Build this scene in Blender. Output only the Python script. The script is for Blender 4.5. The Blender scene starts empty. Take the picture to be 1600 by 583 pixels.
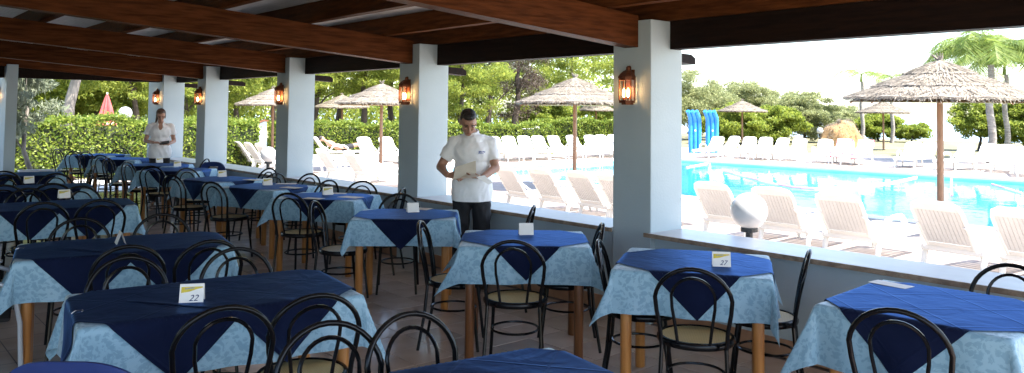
import bpy, bmesh, math, random
import numpy as np
from mathutils import Matrix, Vector, Euler
R = math.radians
sc = bpy.context.scene
COL = sc.collection

# ------------------------------------------------------------------ camera
CAM_H = 1.6387; F_PX = 1246.07; YAW = R(40.6662); PITCH = R(2.7165); ROLL = R(0.5943); CY = 118.21
fw = Vector((math.sin(YAW)*math.cos(PITCH), math.cos(YAW)*math.cos(PITCH), math.sin(PITCH)))
rt0 = Vector((math.cos(YAW), -math.sin(YAW), 0)); up0 = rt0.cross(fw)
rt = math.cos(ROLL)*rt0 + math.sin(ROLL)*up0
up = math.cos(ROLL)*up0 - math.sin(ROLL)*rt0
cd = bpy.data.cameras.new('camera'); cam = bpy.data.objects.new('camera', cd); COL.objects.link(cam)
M4 = Matrix((rt, up, -fw)).transposed().to_4x4(); M4.translation = (0, 0, CAM_H)
cam.matrix_world = M4
cd.sensor_width = 36; cd.lens = 36*F_PX/1600; cd.shift_y = -(291.5-CY)/1600
cd.clip_start = .05; cd.clip_end = 20000
sc.camera = cam

def un(x, y, z):
    "pixel of the photograph -> point on the horizontal plane z"
    d = fw + (x-800)/F_PX*rt - (y-CY)/F_PX*up
    t = (z-CAM_H)/d.z
    return Vector((0, 0, CAM_H)) + t*d
def at(x, depth):
    "direction of pixel column x, distance along the view axis -> ground point"
    a = YAW + math.atan((x-800)/F_PX)
    k = depth/math.cos(a-YAW)
    return (math.sin(a)*k, math.cos(a)*k)

# ------------------------------------------------------------------ world, sun, exposure
SUN_HEAD, SUN_EL = 160.0, 58.0          # heading measured from +Y towards +X
w = bpy.data.worlds.new('World'); sc.world = w; w.use_nodes = True
nt = w.node_tree; bg = nt.nodes['Background']
sky = nt.nodes.new('ShaderNodeTexSky'); sky.sky_type = 'NISHITA'; sky.sun_disc = False
sky.sun_elevation = R(SUN_EL); sky.sun_rotation = R(SUN_HEAD)
sky.air_density = 1.0; sky.dust_density = 1.2; sky.ozone_density = 1.0; sky.altitude = 0
nt.links.new(sky.outputs[0], bg.inputs[0]); bg.inputs[1].default_value = 0.15
sd = bpy.data.lights.new('sun', 'SUN'); sun = bpy.data.objects.new('sun', sd); COL.objects.link(sun)
sd.energy = 4.7; sd.angle = R(0.53); sd.color = (1, .95, .87)
to_sun = Vector((math.sin(R(SUN_HEAD))*math.cos(R(SUN_EL)), math.cos(R(SUN_HEAD))*math.cos(R(SUN_EL)), math.sin(R(SUN_EL))))
sun.rotation_euler = to_sun.to_track_quat('Z', 'Y').to_euler(); sun.location = (20, -8, 30)
vs = sc.view_settings; vs.view_transform = 'Standard'; vs.look = 'None'; vs.gamma = 1; vs.use_curve_mapping = False
vs.exposure = 2.22
sc.cycles.use_denoising = True; sc.cycles.max_bounces = 10; sc.cycles.diffuse_bounces = 6
sc.cycles.transparent_max_bounces = 16; sc.cycles.sample_clamp_indirect = 8

# ------------------------------------------------------------------ helpers
rng = np.random.default_rng(7); random.seed(7)
def mesh_from(name, v, f, smooth=False, uv=None):
    me = bpy.data.meshes.new(name)
    v = np.asarray(v, dtype=np.float32).reshape(-1, 3)
    if isinstance(f, np.ndarray):
        n, k = f.shape
        me.vertices.add(len(v)); me.vertices.foreach_set('co', v.ravel())
        me.loops.add(n*k); me.loops.foreach_set('vertex_index', f.astype(np.int32).ravel())
        me.polygons.add(n); me.polygons.foreach_set('loop_start', np.arange(0, n*k, k, dtype=np.int32))
        me.polygons.foreach_set('loop_total', np.full(n, k, dtype=np.int32))
        me.update(calc_edges=True)
    else:
        me.from_pydata([tuple(map(float, p)) for p in v], [], f); me.update()
    if uv is not None:
        l = me.uv_layers.new(name='UVMap')
        li = np.zeros(len(me.loops), dtype=np.int32); me.loops.foreach_get('vertex_index', li)
        l.data.foreach_set('uv', np.asarray(uv, dtype=np.float32)[li].ravel())
    if smooth: me.polygons.foreach_set('use_smooth', np.ones(len(me.polygons), dtype=bool))
    return me
def obj(name, me, mat=None, parent=None, loc=None, rot=None, scale=None):
    o = bpy.data.objects.new(name, me); COL.objects.link(o)
    if mat is not None and me is not None and len(me.materials) == 0: me.materials.append(mat)
    if parent is not None: o.parent = parent
    if loc is not None: o.location = loc
    if rot is not None: o.rotation_euler = rot
    if scale is not None: o.scale = scale if hasattr(scale, '__len__') else (scale,)*3
    return o
def tag(o, label=None, cat=None, group=None, kind=None):
    if label: o['label'] = label
    if cat: o['category'] = cat
    if group: o['group'] = group
    if kind: o['kind'] = kind
    return o
def thing(name, label, cat, loc=(0, 0, 0), rz=0, group=None):
    o = bpy.data.objects.new(name, None); COL.objects.link(o); o.empty_display_size = .1
    o.location = loc; o.rotation_euler = (0, 0, rz)
    return tag(o, label, cat, group)
def copy_tree(o, parent=None):
    c = o.copy(); COL.objects.link(c)
    if parent is not None: c.parent = parent
    for ch in list(o.children):
        copy_tree(ch, c)
    return c
class MB:
    "collects shapes of ONE part"
    def __init__(s): s.v = []; s.f = []; s.n = 0
    def add(s, v, f):
        v = [tuple(p) for p in v]; s.v += v; s.f += [[i+s.n for i in q] for q in f]; s.n += len(v); return s
    def box(s, c, d, rz=0, M=None, bev=0):
        x, y, z = d[0]/2, d[1]/2, d[2]/2
        if bev:
            bm = bmesh.new(); bmesh.ops.create_cube(bm, size=1, matrix=Matrix.Diagonal((d[0], d[1], d[2], 1)))
            bmesh.ops.bevel(bm, geom=bm.edges[:], offset=bev, segments=2, affect='EDGES', profile=.5)
            bm.verts.index_update(); pts = [v.co.copy() for v in bm.verts]; fs = [[v.index for v in q.verts] for q in bm.faces]; bm.free()
        else:
            pts = [Vector((a, b, e)) for a in (-x, x) for b in (-y, y) for e in (-z, z)]
            fs = [[0, 1, 3, 2], [4, 6, 7, 5], [0, 4, 5, 1], [2, 3, 7, 6], [0, 2, 6, 4], [1, 5, 7, 3]]
        m = Matrix.Rotation(rz, 4, 'Z') if M is None else M
        return s.add([m @ p + Vector(c) for p in pts], fs)
    def tube(s, pts, r, n=8, closed=False, flat=1.0):
        P = [Vector(p) for p in pts]; k = len(P); rr = r if hasattr(r, '__len__') else [r]*k
        T = []
        for i in range(k):
            a = P[(i-1) % k] if closed or i > 0 else P[i]; b = P[(i+1) % k] if closed or i < k-1 else P[i]
            T.append((b-a).normalized())
        nrm = T[0].orthogonal().normalized(); v = []
        for i in range(k):
            nrm = (nrm - T[i]*nrm.dot(T[i])).normalized(); bn = T[i].cross(nrm)
            for j in range(n):
                a = 2*math.pi*j/n
                v.append(P[i] + (nrm*math.cos(a) + bn*math.sin(a)*flat)*rr[i])
        f = []
        for i in range(k if closed else k-1):
            i2 = (i+1) % k
            for j in range(n): f.append([i*n+j, i*n+(j+1) % n, i2*n+(j+1) % n, i2*n+j])
        if not closed: f.append(list(range(n))[::-1]); f.append([(k-1)*n+j for j in range(n)])
        return s.add(v, f)
    def lathe(s, prof, n=20, c=(0, 0, 0), cap=True):
        v = []; k = len(prof)
        for r, z in prof:
            for j in range(n):
                a = 2*math.pi*j/n; v.append((c[0]+r*math.cos(a), c[1]+r*math.sin(a), c[2]+z))
        f = [[i*n+j, i*n+(j+1) % n, (i+1)*n+(j+1) % n, (i+1)*n+j] for i in range(k-1) for j in range(n)]
        if cap: f.append(list(range(n))[::-1]); f.append([(k-1)*n+j for j in range(n)])
        return s.add(v, f)
    def ball(s, c, r, n=16):
        r3 = r if hasattr(r, '__len__') else (r, r, r)
        prof = [(math.sin(math.pi*i/n), -math.cos(math.pi*i/n)) for i in range(n+1)]
        prof[0] = (1e-4, -1); prof[-1] = (1e-4, 1); m = MB().lathe(prof, n*2)
        return s.add([(c[0]+x*r3[0], c[1]+y*r3[1], c[2]+z*r3[2]) for x, y, z in m.v], m.f)
    def prism(s, poly, axis, a, b):
        "poly: 2D outline; extruded along axis 'x','y' or 'z' from a to b"
        k = len(poly); v = []
        for t in (a, b):
            for p, q in poly:
                v.append({'x': (t, p, q), 'y': (p, t, q), 'z': (p, q, t)}[axis])
        f = [[i, (i+1) % k, k+(i+1) % k, k+i] for i in range(k)] + [list(range(k))[::-1], [k+i for i in range(k)]]
        return s.add(v, f)
    def mesh(s, name, smooth=False):
        me = mesh_from(name, s.v, s.f, smooth)
        bm = bmesh.new(); bm.from_mesh(me); bmesh.ops.recalc_face_normals(bm, faces=bm.faces[:]); bm.to_mesh(me); bm.free()
        if smooth:
            me.set_sharp_from_angle(angle=R(40))
        return me
    def build(s, name, mat, parent=None, smooth=False, **k):
        return obj(name, s.mesh(name, smooth), mat, parent, **k)
def rbox(d, bev=.004):
    return MB().box((0, 0, 0), d, bev=bev)

# ------------------------------------------------------------------ materials
def new_mat(name):
    m = bpy.data.materials.new(name); m.use_nodes = True
    return m, m.node_tree.nodes, m.node_tree.links, m.node_tree.nodes['Principled BSDF']
def mat(name, c1, c2=None, scale=6, rough=.6, detail=5, stretch=(1, 1, 1), bump=0, bscale=None, spec=.5, metal=0, ramp=(.35, .65), coord='Object', sheen=0, coat=0, rvar=0, island=0):
    m, N, L, B = new_mat(name)
    B.inputs['Roughness'].default_value = rough; B.inputs['Metallic'].default_value = metal
    B.inputs['Specular IOR Level'].default_value = spec
    if sheen: B.inputs['Sheen Weight'].default_value = sheen; B.inputs['Sheen Roughness'].default_value = .5
    if coat: B.inputs['Coat Weight'].default_value = coat; B.inputs['Coat Roughness'].default_value = .1
    if c2 is None and not bump:
        B.inputs['Base Color'].default_value = (*c1, 1); return m
    tc = N.new('ShaderNodeTexCoord'); mp = N.new('ShaderNodeMapping'); mp.inputs['Scale'].default_value = stretch
    L.new(tc.outputs[coord], mp.inputs[0])
    nz = N.new('ShaderNodeTexNoise'); nz.inputs['Scale'].default_value = scale; nz.inputs['Detail'].default_value = detail
    L.new(mp.outputs[0], nz.inputs['Vector'])
    c2 = c2 or c1
    cr = N.new('ShaderNodeValToRGB'); cr.color_ramp.elements[0].position = ramp[0]; cr.color_ramp.elements[1].position = ramp[1]
    cr.color_ramp.elements[0].color = (*c1, 1); cr.color_ramp.elements[1].color = (*c2, 1)
    L.new(nz.outputs[0], cr.inputs[0])
    out = cr.outputs[0]
    if island:
        ge = N.new('ShaderNodeNewGeometry' if False else 'ShaderNodeObjectInfo')
        mr = N.new('ShaderNodeMapRange'); mr.inputs[3].default_value = 1-island; mr.inputs[4].default_value = 1+island
        L.new(ge.outputs['Random'], mr.inputs[0])
        mx = N.new('ShaderNodeMix'); mx.data_type = 'RGBA'; mx.blend_type = 'MULTIPLY'; mx.inputs[0].default_value = 1
        cb = N.new('ShaderNodeCombineColor')
        for i in range(3): L.new(mr.outputs[0], cb.inputs[i])
        L.new(out, mx.inputs[6]); L.new(cb.outputs[0], mx.inputs[7]); out = mx.outputs[2]
    L.new(out, B.inputs['Base Color'])
    if rvar:
        mr = N.new('ShaderNodeMapRange'); mr.inputs[3].default_value = max(0, rough-rvar); mr.inputs[4].default_value = min(1, rough+rvar)
        L.new(nz.outputs[0], mr.inputs[0]); L.new(mr.outputs[0], B.inputs['Roughness'])
    if bump:
        n2 = N.new('ShaderNodeTexNoise'); n2.inputs['Scale'].default_value = bscale or scale*4; n2.inputs['Detail'].default_value = 4
        L.new(mp.outputs[0], n2.inputs['Vector'])
        bp = N.new('ShaderNodeBump'); bp.inputs['Strength'].default_value = bump; bp.inputs['Distance'].default_value = .02
        L.new(n2.outputs[0], bp.inputs['Height']); L.new(bp.outputs[0], B.inputs['Normal'])
    return m
def leaf_mat(name, c1, c2, trans=.35, rough=.5):
    m, N, L, B = new_mat(name); out = N['Material Output']
    ge = N.new('ShaderNodeNewGeometry'); cr = N.new('ShaderNodeValToRGB')
    cr.color_ramp.elements[0].color = (*c1, 1); cr.color_ramp.elements[1].color = (*c2, 1)
    L.new(ge.outputs['Random Per Island'], cr.inputs[0]); L.new(cr.outputs[0], B.inputs['Base Color'])
    B.inputs['Roughness'].default_value = rough; B.inputs['Specular IOR Level'].default_value = .3
    tr = N.new('ShaderNodeBsdfTranslucent'); mx = N.new('ShaderNodeMixShader'); mx.inputs[0].default_value = trans
    L.new(cr.outputs[0], tr.inputs[0]); L.new(B.outputs[0], mx.inputs[1]); L.new(tr.outputs[0], mx.inputs[2]); L.new(mx.outputs[0], out.inputs[0])
    return m
def damask(name, ca, cb, rough=.55):
    m, N, L, B = new_mat(name)
    uv = N.new('ShaderNodeUVMap'); n0 = N.new('ShaderNodeTexNoise'); n0.inputs['Scale'].default_value = 14; n0.inputs['Detail'].default_value = 2
    L.new(uv.outputs[0], n0.inputs['Vector'])
    mx = N.new('ShaderNodeMix'); mx.data_type = 'VECTOR'; mx.inputs[0].default_value = .09
    L.new(uv.outputs[0], mx.inputs[4]); L.new(n0.outputs['Color'], mx.inputs[5])
    vo = N.new('ShaderNodeTexVoronoi'); vo.feature = 'SMOOTH_F1'; vo.inputs['Scale'].default_value = 40; vo.inputs['Smoothness'].default_value = .3
    L.new(mx.outputs[1], vo.inputs['Vector'])
    n1 = N.new('ShaderNodeTexNoise'); n1.inputs['Scale'].default_value = 70; n1.inputs['Detail'].default_value = 3; n1.inputs['Distortion'].default_value = 1.4
    L.new(mx.outputs[1], n1.inputs['Vector'])
    ad = N.new('ShaderNodeMath'); ad.operation = 'ADD'; L.new(vo.outputs['Distance'], ad.inputs[0]); L.new(n1.outputs[0], ad.inputs[1])
    cr = N.new('ShaderNodeValToRGB'); cr.color_ramp.elements[0].position = .93; cr.color_ramp.elements[1].position = 1.0
    cr.color_ramp.elements[0].color = (*ca, 1); cr.color_ramp.elements[1].color = (*cb, 1)
    L.new(ad.outputs[0], cr.inputs[0]); L.new(cr.outputs[0], B.inputs['Base Color'])
    mr = N.new('ShaderNodeMapRange'); mr.inputs[1].default_value = .7; mr.inputs[2].default_value = 1; mr.inputs[3].default_value = .72; mr.inputs[4].default_value = .42
    L.new(ad.outputs[0], mr.inputs[0]); L.new(mr.outputs[0], B.inputs['Roughness'])
    n2 = N.new('ShaderNodeTexNoise'); n2.inputs['Scale'].default_value = 9; L.new(uv.outputs[0], n2.inputs['Vector'])
    bp = N.new('ShaderNodeBump'); bp.inputs['Strength'].default_value = .35; bp.inputs['Distance'].default_value = .02
    L.new(n2.outputs[0], bp.inputs['Height']); L.new(bp.outputs[0], B.inputs['Normal'])
    B.inputs['Sheen Weight'].default_value = .2
    return m
def navy(name):
    m, N, L, B = new_mat(name)
    uv = N.new('ShaderNodeUVMap'); n1 = N.new('ShaderNodeTexNoise'); n1.inputs['Scale'].default_value = 5; n1.inputs['Detail'].default_value = 6
    L.new(uv.outputs[0], n1.inputs['Vector'])
    cr = N.new('ShaderNodeValToRGB'); cr.color_ramp.elements[0].position = .3; cr.color_ramp.elements[1].position = .7
    cr.color_ramp.elements[0].color = (.0065, .0095, .027, 1); cr.color_ramp.elements[1].color = (.0090, .0135, .038, 1)
    L.new(n1.outputs[0], cr.inputs[0]); L.new(cr.outputs[0], B.inputs['Base Color'])
    B.inputs['Roughness'].default_value = .58; B.inputs['Specular IOR Level'].default_value = 0; B.inputs['Sheen Weight'].default_value = 0
    # ironed fold lines every 0.31 m and soft wrinkles
    sx = N.new('ShaderNodeSeparateXYZ'); L.new(uv.outputs[0], sx.inputs[0]); hs = []
    for ax in (0, 1):
        ml = N.new('ShaderNodeMath'); ml.operation = 'PINGPONG'; ml.inputs[1].default_value = .155; L.new(sx.outputs[ax], ml.inputs[0])
        mr = N.new('ShaderNodeMapRange'); mr.inputs[1].default_value = 0; mr.inputs[2].default_value = .009; mr.inputs[3].default_value = 1; mr.inputs[4].default_value = 0
        L.new(ml.outputs[0], mr.inputs[0]); hs.append(mr)
    n2 = N.new('ShaderNodeTexNoise'); n2.inputs['Scale'].default_value = 7; n2.inputs['Detail'].default_value = 3; n2.inputs['Distortion'].default_value = .6; L.new(uv.outputs[0], n2.inputs['Vector'])
    a1 = N.new('ShaderNodeMath'); a1.operation = 'MAXIMUM'; L.new(hs[0].outputs[0], a1.inputs[0]); L.new(hs[1].outputs[0], a1.inputs[1])
    a2 = N.new('ShaderNodeMath'); a2.operation = 'MULTIPLY_ADD'; a2.inputs[1].default_value = .22; L.new(a1.outputs[0], a2.inputs[0]); L.new(n2.outputs[0], a2.inputs[2])
    bp = N.new('ShaderNodeBump'); bp.inputs['Strength'].default_value = .45; bp.inputs['Distance'].default_value = .02
    L.new(a2.outputs[0], bp.inputs['Height']); L.new(bp.outputs[0], B.inputs['Normal'])
    # satin weave: dyed gloss that grows towards grazing angles
    gl = N.new('ShaderNodeBsdfGlossy'); gl.inputs['Color'].default_value = (.24, .45, .95, 1); gl.inputs['Roughness'].default_value = .42; L.new(bp.outputs[0], gl.inputs['Normal'])
    lw = N.new('ShaderNodeLayerWeight'); lw.inputs[0].default_value = .5; L.new(bp.outputs[0], lw.inputs['Normal'])
    pw = N.new('ShaderNodeMath'); pw.operation = 'POWER'; pw.inputs[1].default_value = 2.2; L.new(lw.outputs['Facing'], pw.inputs[0])
    ml = N.new('ShaderNodeMath'); ml.operation = 'MULTIPLY'; ml.inputs[1].default_value = .42; L.new(pw.outputs[0], ml.inputs[0])
    mx = N.new('ShaderNodeMixShader'); L.new(ml.outputs[0], mx.inputs[0]); L.new(B.outputs[0], mx.inputs[1]); L.new(gl.outputs[0], mx.inputs[2]); L.new(mx.outputs[0], N['Material Output'].inputs[0])
    return m
M = {}
M['beam'] = mat('stained_beam_wood', (.070, .021, .0065), (.140, .044, .014), 3, .5, 8, (1.2, 12, 12), bump=.35, bscale=9, rvar=.08, island=.35, spec=.04)
M['beam_y'] = mat('stained_beam_wood_long', (.056, .018, .006), (.115, .038, .012), 3, .5, 8, (12, 1.2, 12), bump=.35, bscale=9, rvar=.08, island=.35, spec=.04)
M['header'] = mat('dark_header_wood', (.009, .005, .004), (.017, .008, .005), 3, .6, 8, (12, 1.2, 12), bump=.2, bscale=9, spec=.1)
M['ceiling'] = mat('whitewashed_boards', (.56, .57, .58), (.68, .69, .70), 4, .7, 6, (14, 1, 1), bump=.15)
M['paint'] = mat('pale_blue_wall_paint', (.40, .48, .515), (.46, .54, .57), 1.3, .72, 9, bump=.10, bscale=60)
M['marble'] = mat('sill_marble', (.44, .435, .43), (.54, .53, .525), 5, .3, 8, (1, .5, 1))
M['travertine'] = mat('sill_edge_travertine', (.20, .135, .09), (.36, .27, .19), 14, .6, 6, bump=.3)
M['skirting'] = mat('terracotta_skirting', (.30, .16, .09), (.40, .22, .13), 6, .5, 5)
M['tile'] = mat('brown_floor_tile', (.44, .33, .26), (.53, .41, .33), 3, .16, 5, bump=.03, spec=.7, rvar=.06, island=.14, coord='Object')
M['grout'] = mat('tile_grout', (.07, .055, .045), (.11, .085, .07), 20, .8)
M['leg'] = mat('honey_beech', (.36, .145, .035), (.47, .21, .06), 5, .35, 6, (9, 9, .8), bump=.05)
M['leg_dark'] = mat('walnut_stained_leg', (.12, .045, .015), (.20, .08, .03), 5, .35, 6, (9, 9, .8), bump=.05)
M['board'] = mat('table_board', (.20, .12, .06), (.26, .16, .08), 5, .5, 5, (1, 8, 1))
M['black'] = mat('black_lacquered_tube', (.004, .004, .005), None, rough=.15, spec=.22)
M['damask'] = damask('light_blue_damask', (.160, .300, .400), (.225, .385, .49))
M['navy'] = navy('navy_cloth')
M['card'] = mat('white_card', (.78, .77, .74), None, rough=.6)
M['yellow'] = mat('yellow_print', (.55, .42, .03), (.62, .50, .06), 30, .6)
M['ink'] = mat('blue_ink', (.02, .03, .12), None, rough=.6)
M['greyink'] = mat('grey_blue_print', (.16, .20, .28), (.35, .36, .30), 90, .6)
M['steel'] = mat('clip_steel', (.6, .6, .62), None, rough=.25, metal=1)
M['paper'] = mat('menu_paper', (.62, .56, .46), (.68, .62, .52), 12, .7)
M['copper'] = mat('rusty_copper', (.10, .030, .014), (.20, .065, .028), 22, .45, 6, bump=.2, metal=.6)
M['white_plastic'] = mat('white_resin', (.74, .73, .69), (.80, .79, .75), 3, .38, 3)
M['cream_plastic'] = mat('ribbed_resin', (.60, .60, .59), (.66, .66, .65), 3, .42, 3)
M['thatch'] = mat('grey_straw', (.12, .10, .082), (.30, .26, .21), 26, .9, 8, (1, 1, 3), bump=.8, bscale=60)
M['straw'] = leaf_mat('loose_straw', (.13, .108, .085), (.38, .33, .265), .12, .8)
M['straw_under'] = mat('orange_straw_lining', (.25, .14, .055), (.38, .23, .10), 30, .9, 6, bump=.5)
M['pole'] = mat('brown_parasol_pole', (.19, .10, .055), (.29, .16, .09), 6, .6, 6, (6, 6, 1))
M['bark'] = mat('dark_pine_bark', (.030, .022, .017), (.085, .062, .047), 7, .9, 8, (1, 1, .35), bump=.9, bscale=18)
M['pale_bark'] = mat('pale_bark', (.13, .115, .10), (.27, .235, .20), 6, .85, 8, (1, 1, .4), bump=.6, bscale=14)
M['palm_bark'] = mat('palm_bark', (.17, .15, .13), (.30, .27, .24), 5, .9, 6, (1, 1, 6), bump=.5)
M['pine'] = leaf_mat('pine_needles', (.13, .19, .035), (.37, .40, .07), .58)
M['pine_dark'] = leaf_mat('dark_pine_needles', (.03, .055, .014), (.12, .15, .03), .35)
M['brown_fol'] = leaf_mat('dry_brown_twigs', (.035, .024, .018), (.10, .07, .05), .1)
M['hedge'] = leaf_mat('hedge_leaves', (.075, .14, .02), (.30, .35, .06), .5, .4)
M['olive'] = leaf_mat('olive_leaves', (.18, .205, .09), (.40, .42, .20), .55)
M['bush'] = leaf_mat('bright_bush_leaves', (.13, .19, .03), (.34, .38, .06), .56)
M['euc'] = leaf_mat('eucalyptus_leaves', (.13, .16, .10), (.32, .35, .25), .4)
M['palm'] = leaf_mat('palm_fronds', (.10, .17, .035), (.28, .34, .08), .5)
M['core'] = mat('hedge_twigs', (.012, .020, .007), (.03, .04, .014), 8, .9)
def deck_mat():
    m, N, L, B = new_mat('pinkish_deck_paving'); tc = N.new('ShaderNodeTexCoord')
    br = N.new('ShaderNodeTexBrick'); br.inputs['Scale'].default_value = 1; br.inputs['Brick Width'].default_value = .42; br.inputs['Row Height'].default_value = .21; br.inputs['Mortar Size'].default_value = .008
    br.inputs['Color1'].default_value = (.33, .265, .225, 1); br.inputs['Color2'].default_value = (.43, .365, .32, 1); br.inputs['Mortar'].default_value = (.24, .195, .165, 1)
    mp = N.new('ShaderNodeMapping'); mp.inputs['Rotation'].default_value = (0, 0, R(90)); L.new(tc.outputs['Object'], mp.inputs[0]); L.new(mp.outputs[0], br.inputs[0])
    nz = N.new('ShaderNodeTexNoise'); nz.inputs['Scale'].default_value = .8; nz.inputs['Detail'].default_value = 8; L.new(tc.outputs['Object'], nz.inputs['Vector'])
    mx = N.new('ShaderNodeMix'); mx.data_type = 'RGBA'; mx.blend_type = 'MULTIPLY'; mx.inputs[0].default_value = .7
    cr = N.new('ShaderNodeValToRGB'); cr.color_ramp.elements[0].position = .3; cr.color_ramp.elements[1].position = .7; cr.color_ramp.elements[0].color = (.68, .66, .65, 1); cr.color_ramp.elements[1].color = (1, 1, 1, 1)
    L.new(nz.outputs[0], cr.inputs[0]); L.new(br.outputs[0], mx.inputs[6]); L.new(cr.outputs[0], mx.inputs[7]); L.new(mx.outputs[2], B.inputs['Base Color']); B.inputs['Roughness'].default_value = .75
    return m
M['deck'] = deck_mat()
M['ground'] = mat('dry_lawn', (.10, .105, .045), (.20, .17, .09), .6, .9, 8, bump=.4, bscale=12)
M['coping'] = mat('white_pool_coping', (.66, .64, .60), (.74, .72, .68), 3, .6)
M['basin'] = mat('pale_blue_pool_mosaic', (.21, .54, .63), (.29, .62, .70), 1.2, .4)
M['sea'] = mat('pale_sea', (.30, .42, .50), (.36, .48, .56), .02, .35)
M['skin'] = mat('tanned_skin', (.36, .19, .125), (.42, .225, .15), 14, .5, 4)
M['skin_f'] = mat('fair_tanned_skin', (.42, .235, .165), (.48, .28, .20), 14, .5, 4)
M['shirt'] = mat('white_cotton', (.86, .87, .89), (.90, .91, .92), 5, .8, 3, bump=.55, bscale=9, sheen=.2)
M['trousers'] = mat('black_trousers', (.008, .008, .010), (.014, .014, .017), 5, .8, 3, bump=.5, bscale=9)
M['hair'] = mat('dark_hair', (.010, .007, .006), (.022, .015, .011), 30, .55, 5, (1, 1, .3), bump=.5, bscale=70)
M['hair_f'] = mat('brown_hair', (.055, .028, .016), (.10, .055, .03), 30, .5, 5, (1, 1, .3), bump=.5, bscale=70)
M['lip'] = mat('lips', (.28, .10, .08), None, rough=.5)
M['eye'] = mat('eye_dark', (.02, .015, .012), None, rough=.2)
M['blue_plastic'] = mat('blue_moulded_plastic', (.012, .030, .13), (.015, .036, .15), 3, .3)
M['air_blue'] = mat('bright_blue_vinyl', (.02, .20, .62), (.03, .25, .70), 3, .3)
M['red_cloth'] = mat('faded_red_canvas', (.36, .055, .055), (.46, .09, .085), 5, .8, 4, bump=.3)
M['grey_tube'] = mat('grey_aluminium', (.40, .42, .45), None, rough=.4, metal=.4)
M['post'] = mat('black_lamp_post', (.012, .012, .013), None, rough=.4)
M['globe'] = mat('opal_globe', (.46, .46, .47), None, rough=.25)
M['planter'] = mat('white_plastic_trough', (.62, .62, .60), (.70, .70, .68), 5, .5)
M['terracotta'] = mat('terracotta', (.36, .14, .065), (.46, .20, .10), 6, .7)
M['pink'] = mat('pink_towel', (.66, .22, .30), (.78, .70, .70), 6, .9, 3, ramp=(.48, .52))
M['floatred'] = mat('red_float', (.60, .22, .24), None, rough=.4)
M['floatwhite'] = mat('white_float', (.78, .76, .75), None, rough=.4)
def cane_mat():
    m, N, L, B = new_mat('woven_cane')
    tc = N.new('ShaderNodeTexCoord'); outs = []
    for rz in (45, -45):
        mp = N.new('ShaderNodeMapping'); mp.inputs['Rotation'].default_value = (0, 0, R(rz)); L.new(tc.outputs['Object'], mp.inputs[0])
        wv = N.new('ShaderNodeTexWave'); wv.inputs['Scale'].default_value = 26; L.new(mp.outputs[0], wv.inputs[0]); outs.append(wv)
    mul = N.new('ShaderNodeMath'); mul.operation = 'MULTIPLY'; L.new(outs[0].outputs['Fac'], mul.inputs[0]); L.new(outs[1].outputs['Fac'], mul.inputs[1])
    cr = N.new('ShaderNodeValToRGB'); cr.color_ramp.elements[0].position = .1; cr.color_ramp.elements[1].position = .45
    cr.color_ramp.elements[0].color = (.62, .50, .24, 1); cr.color_ramp.elements[1].color = (.26, .20, .085, 1)
    L.new(mul.outputs[0], cr.inputs[0]); L.new(cr.outputs[0], B.inputs['Base Color']); B.inputs['Roughness'].default_value = .5
    return m
M['cane'] = cane_mat()
def glass_mat(name, col, rough=.05, fac=.25):
    m, N, L, B = new_mat(name); out = N['Material Output']
    t = N.new('ShaderNodeBsdfTransparent'); t.inputs[0].default_value = (*col, 1)
    g = N.new('ShaderNodeBsdfGlossy'); g.inputs['Roughness'].default_value = rough
    fr = N.new('ShaderNodeFresnel'); fr.inputs[0].default_value = 1.4
    mx = N.new('ShaderNodeMixShader'); sc_ = N.new('ShaderNodeMath'); sc_.operation = 'MULTIPLY'; sc_.inputs[1].default_value = .75; L.new(fr.outputs[0], sc_.inputs[0]); L.new(sc_.outputs[0], mx.inputs[0]); L.new(t.outputs[0], mx.inputs[1]); L.new(g.outputs[0], mx.inputs[2]); L.new(mx.outputs[0], out.inputs[0])
    return m, N, L, g, fr
M['pane'] = glass_mat('lantern_glass', (.93, .90, .82))[0]
def water():
    m, N, L, g, fr = glass_mat('pool_water', (.72, .93, .97), .02); fr.inputs[0].default_value = 1.33
    tc = N.new('ShaderNodeTexCoord'); nz = N.new('ShaderNodeTexNoise'); nz.inputs['Scale'].default_value = 1.8; nz.inputs['Detail'].default_value = 3
    L.new(tc.outputs['Object'], nz.inputs['Vector']); bp = N.new('ShaderNodeBump'); bp.inputs['Strength'].default_value = .16; bp.inputs['Distance'].default_value = .04
    L.new(nz.outputs[0], bp.inputs['Height']); L.new(bp.outputs[0], g.inputs['Normal']); L.new(bp.outputs[0], fr.inputs['Normal'])
    return m
M['water'] = water()
def emit(name, col, s):
    m, N, L, B = new_mat(name); B.inputs['Base Color'].default_value = (*col, 1)
    B.inputs['Emission Color'].default_value = (*col, 1); B.inputs['Emission Strength'].default_value = s
    return m
M['bulb'] = emit('warm_bulb', (1, .62, .28), 9)

# ================================================================== the setting
D = 4.9704; CW = .40; Y1 = 4.0888; SP = 3.2748; Y5 = 16.186; W5 = .94
POOL = (13.5, 24.7, -14.0, 20.0)            # x0 x1 y0 y1
def sheet_with_hole(x0, x1, y0, y1, h, z):
    hx0, hx1, hy0, hy1 = h
    xs = [x0, hx0, hx1, x1]; ys = [y0, hy0, hy1, y1]; v = [(x, y, z) for y in ys for x in xs]; f = []
    for j in range(3):
        for i in range(3):
            if (i, j) != (1, 1): f.append([j*4+i, j*4+i+1, (j+1)*4+i+1, (j+1)*4+i])
    return mesh_from('sheet', v, f)
tag(obj('ground', sheet_with_hole(-900, 62, -900, 2500, (13.0, 25.2, -14.5, 20.5), -.034), M['ground']), kind='structure')
tag(obj('pool_deck', sheet_with_hole(5.2, 34, -30, 29, (13.25, 24.95, -14.25, 20.25), -.03), M['deck']), kind='structure')
tag(obj('pathway', mesh_from('p', [(-8, 17.6, -.03), (5.15, 17.6, -.03), (5.15, 21.0, -.03), (-8, 21.0, -.03)], [[0, 1, 2, 3]]), M['coping']), kind='structure')
m = MB()
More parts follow.
